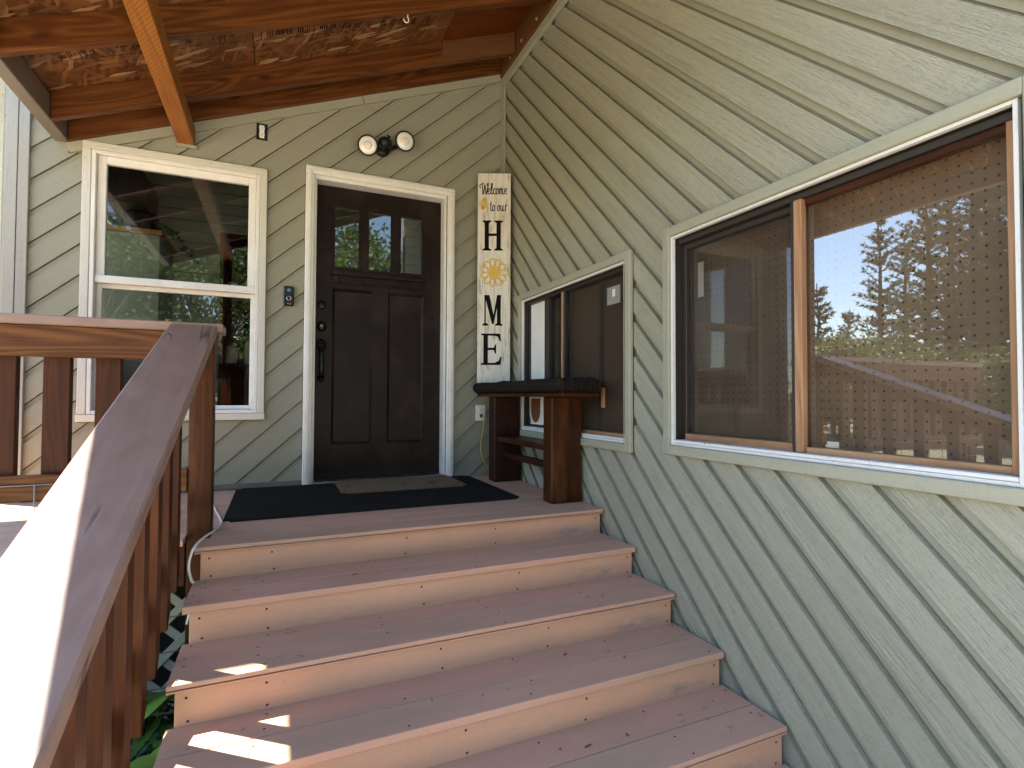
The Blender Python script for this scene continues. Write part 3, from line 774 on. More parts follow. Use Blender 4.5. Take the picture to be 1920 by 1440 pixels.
# lattice skirting under the deck
lt = thing('lattice_panel', 'grey green diagonal lattice skirting below the deck', 'lattice', (-2.9, -1.07, GZ))
def clipseg(c, s, x0, x1, z0, z1):
    pts = []
    for x in (x0, x1):
        z = s*x+c
        if z0-1e-6 <= z <= z1+1e-6: pts.append((x, z))
    for z in (z0, z1):
        x = (z-c)/s
        if x0 < x < x1: pts.append((x, z))
    return pts[:2] if len(pts) >= 2 else None
for s, yy in ((1, -1.062), (-1, -1.054)):
    for k in range(-45, 46):
        sg = clipseg((k*.145)+s*2.9*1.0-.4, s, -3.85, -1.75, GZ+.01, -.03)
        if sg and math.dist(*sg) > .05: board(lt, 'lattice_slat', (sg[0][0], yy, sg[0][1]), (sg[1][0], yy, sg[1][1]), .007, .034, M['trim'], (0, 0, 1) , .001)
box(lt, 'under_deck_shade', (-3.9, -1.0, GZ), (-.05, -.98, -.03), M['dark'], 'x', 0)  # dark sheet standing in for the shade under the deck

# ------------------------------------------------------------------ front door
df = thing('door_frame', 'white casing, jambs and sill around the front door', 'door frame', (-.915, 0, 0))
for lo, hi, ax in (((-1.434, -.028, .0), (-1.378, -.001, 2.0735), 'z'), ((-.454, -.028, .0), (-.398, -.001, 2.0735), 'z'), ((-1.434, -.028, 2.074), (-.398, -.001, 2.130), 'x')):
    box(df, 'casing', lo, hi, M['white'], ax, .005)
for lo, hi, ax in (((-1.420, -.038, .0), (-1.398, -.029, 2.095), 'z'), ((-.434, -.038, .0), (-.412, -.029, 2.095), 'z'), ((-1.420, -.038, 2.096), (-.412, -.029, 2.116), 'x')):
    box(df, 'casing_bead', lo, hi, M['white'], ax, .004)
for lo, hi, ax in (((-1.398, -.0005, .0), (-1.362, .15, 2.052), 'z'), ((-.474, -.0005, .0), (-.457, .15, 2.052), 'z'), ((-1.398, -.0005, 2.053), (-.457, .15, 2.083), 'x')):
    box(df, 'jamb', lo, hi, M['white'], ax, .002)
box(df, 'threshold', (-1.377, -.036, .001), (-.455, .13, .022), M['steel'], 'x', .004)
dr = thing('front_door', 'dark brown craftsman front door with three small panes on top', 'door', (-.92, .1, .02))
Y0, Y1 = .088, .132
X0, X1 = -1.360, -.476
PX = [(-1.247, -1.060), (-1.017, -.833), (-.788, -.604)]; PZ = (1.478, 1.919)
mb = MB()
mb.box((X0, Y0, .024), (-1.247, Y1, 2.049)); mb.box((-.604, Y0, .024), (X1, Y1, 2.049))
mb.box((-1.247, Y0, 1.919), (-.604, Y1, 2.049)); mb.box((-1.247, Y0, 1.337), (-.604, Y1, 1.478)); mb.box((-1.247, Y0, .024), (-.604, Y1, .256))
mb.box((-1.060, Y0, 1.478), (-1.017, Y1, 1.919)); mb.box((-.833, Y0, 1.478), (-.788, Y1, 1.919)); mb.box((-.975, Y0, .256), (-.866, Y1, 1.337))
mb.build('slab', M['door'], dr)
for a, b in PX:
    p = box(dr, 'pane', (a, Y0+.016, PZ[0]), (b, Y0+.020, PZ[1]), M['doorglass'], 'z', 0)
    mb = MB()
    for (q0, q1) in (((a, Y0-.006, PZ[0]), (a+.012, Y0+.016, PZ[1])), ((b-.012, Y0-.006, PZ[0]), (b, Y0+.016, PZ[1])), ((a+.012, Y0-.006, PZ[0]), (b-.012, Y0+.016, PZ[0]+.012)), ((a+.012, Y0-.006, PZ[1]-.012), (b-.012, Y0+.016, PZ[1]))): mb.box(q0, q1)
    mb.build('glazing_bead', M['door'], p)
for a, b in ((-1.247, -.975), (-.866, -.604)):
    pn_ = box(dr, 'panel', (a, Y0+.013, .256), (b, Y0+.030, 1.337), M['door'], 'z', 0)
    mb = MB()                                       # sloped moulding round the panel
    for k in range(4):
        c_ = [(a, .256), (b, .256), (b, 1.337), (a, 1.337)]; i_ = [(a+.016, .272), (b-.016, .272), (b-.016, 1.321), (a+.016, 1.321)]
        p, q = k, (k+1) % 4
        mb.add([(c_[p][0], Y0-.004, c_[p][1]), (c_[q][0], Y0-.004, c_[q][1]), (i_[q][0], Y0+.013, i_[q][1]), (i_[p][0], Y0+.013, i_[p][1])], [(0, 1, 2, 3)])
    mb.build('panel_moulding', M['door'], pn_)
sh = box(dr, 'dentil_shelf', (-1.262, Y0-.030, 1.428), (-.588, Y0-.0005, 1.462), M['door'], 'x', .004)
box(dr, 'shelf_rail', (-1.255, Y0-.012, 1.372), (-.595, Y0-.0005, 1.4275), M['door'], 'x', .003)
for a in (-1.212, -1.050, -.886, -.723): box(sh, 'dentil_block', (a, Y0-.026, 1.384), (a+.102, Y0-.0125, 1.427), M['door'], 'x', .004)
def disc(parent, name, x, z, prof, mat, sx=1, sz=1, y=Y0-.0005, tilt=0):
    mb = MB(); mb.lathe(prof, 24)
    Mx = Matrix.Translation((x, y, z)) @ Matrix.Rotation(R(90)+tilt, 4, 'X') @ Matrix.Diagonal((sx, sz, 1, 1))
    return mb.build(name, mat, parent, True, Mx)
disc(dr, 'touch_plate', -1.318, 1.216, [(.031, 0), (.031, .006), (.027, .010), (.0, .010)], M['blackmetal'])
db = disc(dr, 'deadbolt', -1.318, 1.068, [(.033, 0), (.033, .008), (.026, .016), (.016, .022), (.0, .022)], M['blackmetal'], 1, 1.12)
disc(db, 'key_cylinder', -1.318, 1.071, [(.010, 0), (.010, .003), (.0, .003)], M['steel'], 1, 1, Y0-.022)
disc(dr, 'handle_rose', -1.317, .938, [(.034, 0), (.034, .008), (.026, .016), (.0, .018)], M['blackmetal'], 1, 1.3)
disc(dr, 'handle_rose', -1.318, .712, [(.024, 0), (.024, .008), (.016, .014), (.0, .016)], M['blackmetal'], 1, 1.15)
mb = MB(); pth = smooth_path([(-1.317, Y0-.012, .925), (-1.317, Y0-.045, .905), (-1.317, Y0-.058, .85), (-1.317, Y0-.058, .79), (-1.317, Y0-.045, .735), (-1.318, Y0-.010, .712)], 6)
mb.tube(pth, [.011+.005*math.sin(math.pi*i/(len(pth)-1)) for i in range(len(pth))], 10); mb.build('grip', M['blackmetal'], dr, True)
mb = MB(); mb.tube(smooth_path([(-1.317, Y0-.015, .952), (-1.317, Y0-.035, .958), (-1.317, Y0-.05, .950)], 4), [.010]*8+[.012], 8); mb.build('thumb_latch', M['blackmetal'], dr, True)

# ------------------------------------------------------------------ sash window on the door wall
sw = thing('sash_window', 'white double hung window left of the front door', 'window', (-2.15, 0, .44))
for lo, hi, ax in (((-2.630, -.026, .478), (-2.588, -.001, 2.012), 'z'), ((-1.706, -.026, .478), (-1.666, -.001, 2.012), 'z'), ((-2.630, -.026, 2.0125), (-1.666, -.001, 2.054), 'x'), ((-2.634, -.030, .436), (-1.662, -.001, .4775), 'x')):
    box(sw, 'trim_board', lo, hi, M['trimwhite'], ax, .003)
def rect_frame(parent, name, x0, x1, z0, z1, y0, y1, wd, mat, c=.003, wz=None):
    wz = wz or wd
    box(parent, name, (x0, y0, z0), (x0+wd, y1, z1), mat, 'z', c); box(parent, name, (x1-wd, y0, z0), (x1, y1, z1), mat, 'z', c)
    box(parent, name, (x0+wd, y0, z1-wz), (x1-wd, y1, z1), mat, 'x', c); box(parent, name, (x0+wd, y0, z0), (x1-wd, y1, z0+wz), mat, 'x', c)
rect_frame(sw, 'outer_frame', -2.587, -1.707, .4785, 2.0115, -.024, .06, .022, M['vinyl'])
rect_frame(sw, 'upper_sash', -2.5645, -1.7295, 1.245, 1.989, .004, .040, .044, M['vinyl'], .004, .044)
box(sw, 'meeting_rail', (-2.5648, -.010, 1.243), (-1.7292, .0035, 1.286), M['vinyl'], 'x', .003)
rect_frame(sw, 'lower_sash', -2.5645, -1.7295, .501, 1.244, .030, .058, .026, M['vinyl'], .003, .026)
box(sw, 'pane', (-2.520, .020, 1.289), (-1.774, .024, 1.945), M['glass'], 'x', 0)
box(sw, 'pane', (-2.538, .044, .527), (-1.756, .048, 1.218), M['glass'], 'x', 0)
# side window pane of the room
sp_ = thing('side_window', 'plain window in the end wall of the house', 'window', (-2.92, 1.5, .9))
box(sp_, 'pane', (-2.922, .7, .9), (-2.918, 2.3, 2.1), M['glass'], 'y', 0)
for lo, hi, ax in (((-2.935, .7, .9), (-2.905, .74, 2.1), 'z'), ((-2.935, 2.26, .9), (-2.905, 2.3, 2.1), 'z'), ((-2.935, .74, .9), (-2.905, 2.26, .94), 'y'), ((-2.935, .74, 2.06), (-2.905, 2.26, 2.1), 'y')): box(sp_, 'frame', lo, hi, M['vinyl'], ax)

# ------------------------------------------------------------------ windows in the right-hand wall
def frame_B(parent, name, y0, y1, z0, z1, x0, x1, wd, mat, c=.003):
    """y0 > y1 ; frame in the plane x = const"""
    box(parent, name, (x0, y0-wd, z0), (x1, y0, z1), mat, 'z', c); box(parent, name, (x0, y1, z0), (x1, y1+wd, z1), mat, 'z', c)
    box(parent, name, (x0, y1+wd, z1-wd), (x1, y0-wd, z1), mat, 'y', c); box(parent, name, (x0, y1+wd, z0), (x1, y0-wd, z0+wd), mat, 'y', c)
def B(parent, name, y0, y1, z0, z1, x0, x1, mat, ax='z', c=.002): return box(parent, name, (x0, min(y0, y1), z0), (x1, max(y0, y1), z1), mat, ax, c)
bw = thing('sliding_window', 'large two pane sliding window with pegboard behind its dusty glass', 'window', (0, -2.53, .34))
frame_B(bw, 'trim_board', -1.886, -3.187, .339, 1.338, -.024, -.001, .042, M['trim'])
frame_B(bw, 'white_liner', -1.9285, -3.1325, .3815, 1.2955, -.012, .006, .010, M['chalk'], .001)
frame_B(bw, 'inner_jamb', -1.9285, -3.1325, .3815, 1.2955, .0065, .09, .0095, M['darkframe'], .001)
B(bw, 'sill', -1.939, -3.122, .392, .404, -.008, .05, M['chalk'], 'y')
B(bw, 'head_track', -1.939, -3.122, 1.262, 1.285, .020, .09, M['darkframe'], 'y')
B(bw, 'mullion', -2.518, -2.548, .4045, 1.2615, .012, .040, M['winwood'], 'z', .003)
B(bw, 'mullion_edge', -2.504, -2.5175, .4045, 1.2615, .016, .050, M['darkframe'], 'z')
B(bw, 'left_sash_stile', -1.9395, -1.962, .4045, 1.2615, .045, .075, M['darkframe'], 'z')
B(bw, 'left_sash_rail', -1.9625, -2.5035, .4045, .432, .036, .070, M['winwood'], 'y')
B(bw, 'left_sash_rail', -1.9625, -2.5035, 1.238, 1.2615, .045, .075, M['darkframe'], 'y')
B(bw, 'right_sash_rail', -2.5485, -3.095, .4045, .424, .026, .060, M['winwood'], 'y')
B(bw, 'right_sash_rail', -2.5485, -3.095, 1.240, 1.2615, .030, .060, M['bench'], 'y')
B(bw, 'right_sash_stile', -3.0955, -3.1215, .4045, 1.2615, .020, .060, M['winwood'], 'z')
B(bw, 'pane', -1.9625, -2.5035, .4325, 1.2375, .060, .064, M['glassS'], 'y', 0)
B(bw, 'pane', -2.5485, -3.095, .4245, 1.2395, .046, .050, M['glassB'], 'y', 0)
B(bw, 'sticker', -2.012, -2.045, 1.02, 1.17, .0655, .0662, M['paper'], 'z', 0)
pg = thing('pegboard', 'brown pegboard sheet standing behind the large sliding window', 'pegboard', (.1, -2.5, .3))
M4 = Matrix((Vector((0, -1, 0)), Vector((0, 0, 1)), Vector((-1, 0, 0)))).transposed().to_4x4(); M4.translation = Vector((.112, -2.53, .80))
mb = MB(); mb.box((-.66, -.55, -.003), (.66, .55, .003)); mb.build('sheet', M['peg'], pg, False, M4)
# lumps of plaster, dust and a clip on the sill
for (yy, zz, sy, sz_) in ((-2.60, .437, .045, .020), (-2.585, .48, .022, .09)):
    B(bw, 'putty_patch', yy, yy-sy, zz-sz_/2, zz+sz_/2, .0505, .0535, M['plate'] if sy > .03 else M['scab'], 'z', .001)

bs = thing('pet_door_window', 'smaller sliding window behind the bench with a pet door panel', 'window', (0, -.98, .31))
frame_B(bs, 'trim_board', -.322, -1.645, .317, 1.314, -.024, -.001, .042, M['trim'])
B(bs, 'trim_edge', -1.5995, -1.603, .362, 1.27, -.027, -.0245, M['trim'], 'z', .001)
frame_B(bs, 'white_liner', -.3645, -1.602, .3595, 1.2715, -.010, .006, .012, M['chalk'], .001)
frame_B(bs, 'inner_jamb', -.3645, -1.602, .3595, 1.2715, .0065, .09, .0115, M['darkframe'], .001)
B(bs, 'sill', -.377, -1.5895, .372, .384, -.006, .05, M['chalk'], 'y')
B(bs, 'head_track', -.377, -1.5895, 1.238, 1.2585, .020, .09, M['darkframe'], 'y')
B(bs, 'mullion', -.900, -.922, .3845, 1.2375, .010, .040, M['winwood'], 'z')
B(bs, 'mullion_edge', -.9225, -.934, .3845, 1.2375, .014, .040, M['darkframe'], 'z')
B(bs, 'left_sash_stile', -.377, -.400, .3845, 1.2375, .040, .070, M['darkframe'], 'z')
B(bs, 'middle_stile', -.640, -.700, .3845, 1.2375, .030, .070, M['darkframe'], 'z')
B(bs, 'sash_rail', -.4005, -.6395, .3845, .400, .040, .070, M['darkframe'], 'y')
B(bs, 'sash_rail', -.7005, -.8915, .3845, .400, .040, .070, M['darkframe'], 'y')
B(bs, 'sash_rail', -.9345, -1.589, .3845, .402, .020, .060, M['winwood'], 'y')
B(bs, 'right_stile', -1.262, -1.282, .4025, 1.2375, .052, .075, M['darkframe'], 'z')
pdp = B(bs, 'pet_door_panel', -.4005, -.6395, .4005, 1.2375, .048, .056, M['vinyl'], 'z')
B(bs, 'pane', -.7005, -.8915, .4005, 1.2375, .056, .060, M['glass'], 'y', 0)
B(bs, 'pane', -.9345, -1.589, .4025, 1.2375, .044, .048, M['glassS'], 'y', 0)
B(bs, 'sticker', -1.355, -1.475, 1.085, 1.180, .0425, .0432, plain('faded_sticker', (.26, .25, .22), .5, 0, 40), 'y', 0)
B(bs, 'sticker_print', -1.405, -1.43, 1.125, 1.165, .0416, .0423, M['paper'], 'y', 0)
B(bs, 'sash_lock', -1.30, -1.335, .53, .64, .0385, .0435, M['winwood'], 'z')
# pet door: oval flap with frame
def oval(n=20, a=.078, b=.098, sq=1.0):
    pts = []
    for k in range(n+1):
        t = math.pi+math.pi*k/n; pts.append((a*math.cos(t), b*math.sin(t)*.9-.0))
    return [(-a, b*.8)]+pts+[(a, b*.8)]
mb = MB(); yc, zc = -.485, .50
ov = oval(); ov2 = [(u*1.16, v*1.12) for u, v in ov]; n = len(ov)
VV = [(.040, yc+u, zc+v) for u, v in ov]+[(.040, yc+u, zc+v) for u, v in ov2]+[(.0478, yc+u, zc+v) for u, v in ov2]+[(.0478, yc+u, zc+v) for u, v in ov]
FF = []
for i in range(n):
    j = (i+1) % n
    FF += [(i, j, n+j, n+i), (n+i, n+j, 2*n+j, 2*n+i), (i, 3*n+i, 3*n+j, j)]
mb.add(VV, FF); mb.build('pet_door_frame', M['vinyl'], pdp)
mb = MB(); mb.prism(ov, .0452, .0476, lambda u, v, w_: (w_, yc+u, zc+v)); mb.build('pet_door_flap', M['scab'], pdp)
mb = MB()
for s_ in (1,):
    mb.prism([(-.099, -.115), (.099, -.115), (.099, .105), (-.099, .105)], .0468, .0474, lambda u, v, w_: (w_, yc+u, zc+v))
mb.build('pet_door_plate', M['plate'], pdp)
pg2 = thing('pegboard', 'brown pegboard sheet standing behind the smaller window', 'pegboard', (.1, -1.2, .3))
M5 = Matrix((Vector((0, -1, 0)), Vector((0, 0, 1)), Vector((-1, 0, 0)))).transposed().to_4x4(); M5.translation = Vector((.112, -1.245, .80))
mb = MB(); mb.box((-.36, -.55, -.003), (.36, .55, .003)); mb.build('sheet', M['peg'], pg2, False, M5)
# dark garage interior behind the glass
gi = thing('garage_interior', 'dark room behind the pegboard and the right hand windows', 'room', (1, -1.6, 0), kind='structure')
del gi['category']
for lo, hi in (((.125, -3.24, -.05), (2.6, .2, 0)), ((2.6, -3.24, -.05), (2.65, .2, 2.6)), ((.125, .15, 0), (2.6, .2, 2.6)), ((.125, -3.245, 2.6), (2.6, .2, 2.65))):
    box(gi, 'room_surface', lo, hi, M['room'], 'x', 0)

# ------------------------------------------------------------------ room behind the front door
ri = thing('kitchen_interior', 'plank lined room seen through the sash window and door panes', 'room', (-1, 2, 0), kind='structure')
del ri['category']
box(ri, 'room_floor', (-2.87, .13, -.05), (2.4, 5.9, 0), M['roomfloor'], 'x', 0)
box(ri, 'room_ceiling', (-2.87, .13, 3.3), (2.4, 5.9, 3.35), M['room'], 'x', 0)
box(ri, 'room_wall', (2.4, .25, -.05), (2.45, 2.7, 3.35), M['room'], 'z', 0)
box(ri, 'room_wall', (-2.86, 2.66, -.05), (2.4, 2.70, 3.3), M['room'], 'x', 0)
for k in range(30):
    box(ri, 'wall_plank', (-2.86, 2.635, .002+.11*k), (2.39, 2.66, .002+.11*k+.106), M['room'], 'x', .004)
rh = thing('range_hood', 'dark range hood in the corner of the room behind the sash window', 'range hood', (-2.68, 1.2, 2.06))
mb = MB(); mb.prism([(-2.86, 2.07), (-2.55, 2.07), (-2.54, 2.29), (-2.57, 2.34), (-2.86, 2.42)], 1.15, 1.6, lambda u, v, w_: (u, w_, v)); mb.build('hood_body', plain('dark_hood', (.05, .045, .04), .4), rh)
cb = thing('kitchen_cabinet', 'pale cabinet seen through the left part of the sash window', 'cabinet', (-2.6, 1.3, 0))
box(cb, 'carcass', (-2.86, 1.2, .002), (-2.46, 1.8, 1.86), M['room'], 'z', .004); box(cb, 'top_board', (-2.86, 1.18, 1.861), (-2.44, 1.82, 1.90), M['orange'], 'x', .004)
pt = thing('cooking_pot', 'black pot standing on the pale cabinet inside the window', 'pot', (-2.62, 1.32, 1.9))
mb = MB(); mb.lathe([(.0, 1.902), (.09, 1.902), (.115, 1.93), (.12, 2.03), (.10, 2.055), (.0, 2.06)], 20, lambda p: p+Vector((-2.61, 1.33, 0))); mb.build('bowl', M['black'], pt, True)
vn = thing('trailing_houseplant', 'dark trailing houseplant hanging beside the pot behind the glass', 'plant', (-2.43, 1.25, 1.95))
rnd = random.Random(12); mbp = MB()
for k in range(26):
    t = k/26; c_ = Vector((-2.47+.24*t+rnd.uniform(-.03, .03), 1.22+rnd.uniform(-.05, .05), 1.96-.28*t*t+rnd.uniform(-.03, .03)))
    d1 = Vector((rnd.uniform(-1, 1), rnd.uniform(-.4, .4), rnd.uniform(-1, .3))).normalized()*.045; d2 = d1.cross(Vector((0, 1, .3))).normalized()*.018
    mbp.add([c_, c_+d1*.5+d2, c_+d1, c_+d1*.5-d2], [(0, 1, 2, 3)])
mbp.build('foliage', M['cover'], vn)
mb = MB(); mb.tube(smooth_path([(-2.47, 1.22, 1.95), (-2.38, 1.22, 1.92), (-2.26, 1.22, 1.72)], 5), .004, 5); mb.build('stem', M['cover'], vn)
hb = thing('wooden_hutch', 'brown wooden hutch standing at the right of the room behind the sash window', 'hutch', (-1.9, 1.7, 0))
for lo, hi, ax in (((-2.07, 1.6, .002), (-2.03, 1.95, 2.05), 'z'), ((-1.62, 1.6, .002), (-1.58, 1.95, 2.05), 'z'), ((-2.03, 1.6, 2.01), (-1.62, 1.95, 2.05), 'x'), ((-2.03, 1.6, 1.45), (-1.62, 1.95, 1.48), 'x'), ((-2.03, 1.6, .85), (-1.62, 1.95, .88), 'x'), ((-2.03, 1.92, .05), (-1.62, 1.948, 2.0), 'z')):
    box(hb, 'side' if ax == 'z' else 'shelf', lo, hi, M['benchdark'], ax)
for k, (zz, hgt, cc) in enumerate(((.89, .16, 'paper'), (.89, .22, 'plate'), (1.49, .14, 'paper'), (1.49, .2, 'vinyl'))):
    x = -1.98+.16*(k % 2)
    jr = thing('kitchen_jar', ['short pale jar on the lower hutch shelf', 'tall pale jar on the lower hutch shelf', 'short pale jar on the upper hutch shelf', 'tall white jar on the upper hutch shelf'][k], 'jar', (x, 1.7, zz), group='jars on the hutch')
    mb = MB(); mb.lathe([(.0, zz-.009), (.045, zz-.009), (.05, zz+.02), (.05, zz+hgt*.8), (.035, zz+hgt), (.0, zz+hgt)], 14, lambda p: p+Vector((x, 1.72, 0))); mb.build('body', M[cc], jr, True)

# ------------------------------------------------------------------ bench in the corner
be = thing('wooden_bench', 'narrow dark wooden bench with padded plush top in the corner', 'bench', (-.11, -.72, 0))
box(be, 'leg', (-.208, -1.192, .0005), (-.016, -1.085, .589), M['bench'], 'z', .006)
box(be, 'leg', (-.216, -.372, .0005), (-.020, -.262, .589), M['benchdark'], 'z', .006)
box(be, 'seat_board', (-.245, -1.375, .5895), (-.020, -.100, .612), M['bench'], 'y', .003)
box(be, 'shelf', (-.200, -1.0845, .284), (-.035, -.3725, .318), M['bench'], 'y', .003)
box(be, 'stretcher', (-.150, -1.0845, .17), (-.115, -.3725, .21), M['benchdark'], 'y', .003)
def cushion():
    bm = bmesh.new(); bmesh.ops.create_cube(bm, size=1)
    for v in bm.verts: v.co = Vector((v.co.x*1.31, v.co.y*.278, v.co.z*.074))
    bmesh.ops.bevel(bm, geom=bm.edges[:], offset=.034, segments=4, affect='EDGES', profile=.5)
    bmesh.ops.subdivide_edges(bm, edges=[e for e in bm.edges if e.calc_length() > .2], cuts=14, use_grid_fill=True)
    rnd = random.Random(2)
    from mathutils import noise
    for v in bm.verts:
        d = noise.noise(v.co*9)*.006+noise.noise(v.co*31)*.002
        v.co += v.co.normalized()*0 + Vector((0, (1 if v.co.y > 0 else -1)*d*.5, d))
        if v.co.x > .60: v.co.z += .006*math.sin(v.co.y*95)
    me = bpy.data.meshes.new('cushion'); bm.to_mesh(me); bm.free()
    me.polygons.foreach_set('use_smooth', [True]*len(me.polygons)); return me
Mx = Matrix((Vector((0, -1, 0)), Vector((1, 0, 0)), Vector((0, 0, 1)))).transposed().to_4x4(); Mx.translation = Vector((-.146, -.742, .652))
mesh_obj('cushion', cushion(), be, M['plush'], Mx)
# gathered cloth folds at the near end
mb = MB(); rnd = random.Random(6)
for k in range(9):
    x = -.255+.028*k
    mb.tube(smooth_path([(x, -1.390, .684), (x+rnd.uniform(-.004, .004), -1.4005, .662), (x+rnd.uniform(-.008, .008), -1.396, .632), (x, -1.38, .616)], 3), [.003, .004, .005, .006, .0065, .007, .0065, .006, .005, .004], 6)
mb.build('cloth_gather', M['plush'], be, True)

# ------------------------------------------------------------------ welcome sign standing on the bench
SL = Vector((-.252, -.112, .690)); sxd = Vector((math.cos(YAW), -math.sin(YAW), 0)); W_, H_ = .242, 1.548
sg = thing('welcome_sign', 'tall whitewashed board lettered Welcome to our HOME standing on the bench', 'sign', tuple(SL))
SN = Vector((-math.sin(YAW), -math.cos(YAW), 0))       # faces the stairs
MS = Matrix((Vector((0, 0, 1)), sxd, Vector((0, 0, 1)).cross(sxd))).transposed().to_4x4(); MS.translation = SL+sxd*W_/2+Vector((0, 0, H_/2))
me = cham_mesh(H_, W_, .018, .002); mesh_obj('plank', me, sg, M['sign'], MS)
def sp2(u, v, d=.0096): return SL+sxd*(u*W_)+Vector((0, 0, (1-v)*H_))+SN*d     # u across 0..1, v down 0..1
def flat(name, polys, mat, d=.0100):
    mb = MB()
    for p in polys: mb.add([sp2(u, v, d) for u, v in p], [tuple(range(len(p)))])
    me = pydata(name, mb.V, mb.F); bm = bmesh.new(); bm.from_mesh(me); bmesh.ops.triangulate(bm, faces=bm.faces[:])
    for f in bm.faces:
        f.normal_update()
        if f.normal.dot(SN) < 0: f.normal_flip()
    r = bmesh.ops.extrude_face_region(bm, geom=bm.faces[:]); bmesh.ops.translate(bm, verts=[x for x in r['geom'] if isinstance(x, bmesh.types.BMVert)], vec=SN*.0006)
    bm.to_mesh(me); bm.free(); return mesh_obj(name, me, sg, mat, Matrix())
ty = lambda y: (y-80)/1320; tx = lambda x: (x-60)/208
def rc(x0, y0, x1, y1): return [(tx(x0), ty(y0)), (tx(x1), ty(y0)), (tx(x1), ty(y1)), (tx(x0), ty(y1))]
def pl(*p): return [(tx(x), ty(y)) for x, y in p]
def serif(x0, x1, y, top, h=7, b=9):        # bracketed serif
    c0, c1 = x0+(x1-x0)*.28, x1-(x1-x0)*.28
    return pl((x0, y), (x1, y), (x1, y+h), (c1, y+h+b), (c0, y+h+b), (x0, y+h)) if top else pl((x0, y), (x0, y-h), (c0, y-h-b), (c1, y-h-b), (x1, y-h), (x1, y))
flat('letter_h', [rc(104, 380, 131, 570), rc(179, 380, 206, 570), rc(131, 462, 179, 478), serif(90, 146, 380, True), serif(164, 220, 380, True), serif(90, 146, 570, False), serif(164, 220, 570, False)], M['ink'])
flat('letter_m', [rc(105, 850, 114, 1042), rc(184, 850, 208, 1042), pl((106, 850), (136, 850), (165, 985), (158, 1030), (152, 1030)), pl((185, 850), (200, 850), (164, 1032), (152, 1032)), serif(92, 130, 1042, False), serif(172, 220, 1042, False), rc(104, 850, 134, 860), rc(186, 850, 210, 862)], M['ink'])
flat('letter_e', [rc(100, 1092, 128, 1288), pl((85, 1092), (206, 1092), (211, 1140), (203, 1140), (192, 1112), (170, 1106), (85, 1103)), pl((85, 1277), (172, 1274), (196, 1262), (208, 1236), (215, 1236), (208, 1288), (85, 1288)), pl((128, 1180), (165, 1180), (174, 1160), (180, 1160), (180, 1218), (174, 1218), (165, 1195), (128, 1195))], M['ink'])
def ribbon(pts, wd):
    P = smooth_path([(x, y, 0) for x, y in pts], 5); out = []
    for i in range(len(P)-1):
        a, b = P[i], P[i+1]; dd = (b-a)
        if dd.length < 1e-6: continue
        nn = Vector((-dd.y, dd.x, 0)).normalized(); wk = wd*(.75+.6*abs(dd.normalized().y))
        out.append(pl(*[(q.x, q.y) for q in (a+nn*wk/2, b+nn*wk/2, b-nn*wk/2, a-nn*wk/2)]))
    return out
# flowing script: each letter as strokes in board coordinates
def script(ch, x, y, s=1.):
    G = {'W': [[(-8, -40), (-12, -58), (0, -68), (6, -40), (8, 0), (16, -30), (20, -62), (24, -30), (28, 0), (38, -40), (42, -72), (36, -66), (38, -54)], [(14, -64), (8, -72), (2, -66)]],
         'e': [[(0, -14), (10, -20), (13, -30), (8, -38), (2, -28), (2, -10), (8, 0), (16, -8)]], 'l': [[(0, -8), (8, -34), (12, -64), (7, -70), (4, -48), (4, -12), (8, 0), (14, -8)]],
         'c': [[(14, -32), (9, -38), (2, -26), (2, -10), (8, 0), (16, -8)]], 'o': [[(9, -38), (2, -28), (2, -8), (8, 0), (14, -10), (14, -30), (9, -38), (18, -32)]],
         'm': [[(2, 0), (3, -36)], [(3, -26), (8, -38), (12, -34), (12, 0)], [(12, -26), (17, -38), (21, -32), (21, -6), (26, 0), (29, -8)]],
         't': [[(5, -62), (4, -12), (9, 0), (15, -8)], [(-2, -40), (13, -43)]], 'u': [[(1, -38), (1, -10), (6, 0), (12, -10), (14, -38)], [(14, -38), (14, -6), (18, 0), (22, -8)]],
         'r': [[(1, -38), (3, -32), (2, 0)], [(2, -26), (8, -38), (14, -34)]]}
    out = []
    for st_ in G[ch]: out += ribbon([(x+a*s, y+b*s) for a, b in st_], 4.2)
    return out
pol = []
for ch, x in (('W', 84), ('e', 122), ('l', 140), ('c', 156), ('o', 174), ('m', 194), ('e', 228)): pol += script(ch, x, 214 if ch != 'W' else 216, 1.0)
flat('script_welcome', pol, M['ink'])
pol = []
for ch, x in (('t', 138), ('o', 152), ('o', 184), ('u', 206), ('r', 232)): pol += script(ch, x, 320, .98)
flat('script_to_our', pol, M['ink'])
def petal_ring(cx, cy, r0, r1, n, wd, lw, ph=0, fill=False):
    out = []
    for k in range(n):
        a = 2*math.pi*k/n+ph; d = (math.cos(a), math.sin(a)); q = (-d[1], d[0])
        def P_(r, s): return (cx+d[0]*r+q[0]*s, cy+d[1]*r+q[1]*s)
        rm = r0+(r1-r0)*.45
        out += ribbon([P_(r0, 0), P_(rm, wd), P_(r1, 0)], lw); out += ribbon([P_(r0, 0), P_(rm, -wd), P_(r1, 0)], lw)
    return out
fl_ = petal_ring(165, 708, 36, 92, 11, 19, 4.8) + petal_ring(165, 708, 66, 88, 11, 12, 3.4, math.pi/11)
fl_.append(pl(*[(165+37*math.cos(2*math.pi*k/24), 708+37*math.sin(2*math.pi*k/24)) for k in range(24)]))
flat('sunflower_motif', fl_, M['gold'])
fl_ = petal_ring(98, 275, 6, 30, 7, 10, 4.5)+petal_ring(92, 300, 3, 14, 5, 6, 3.)+petal_ring(104, 246, 3, 14, 5, 6, 3.)
flat('small_flower_motif', fl_, M['gold'])

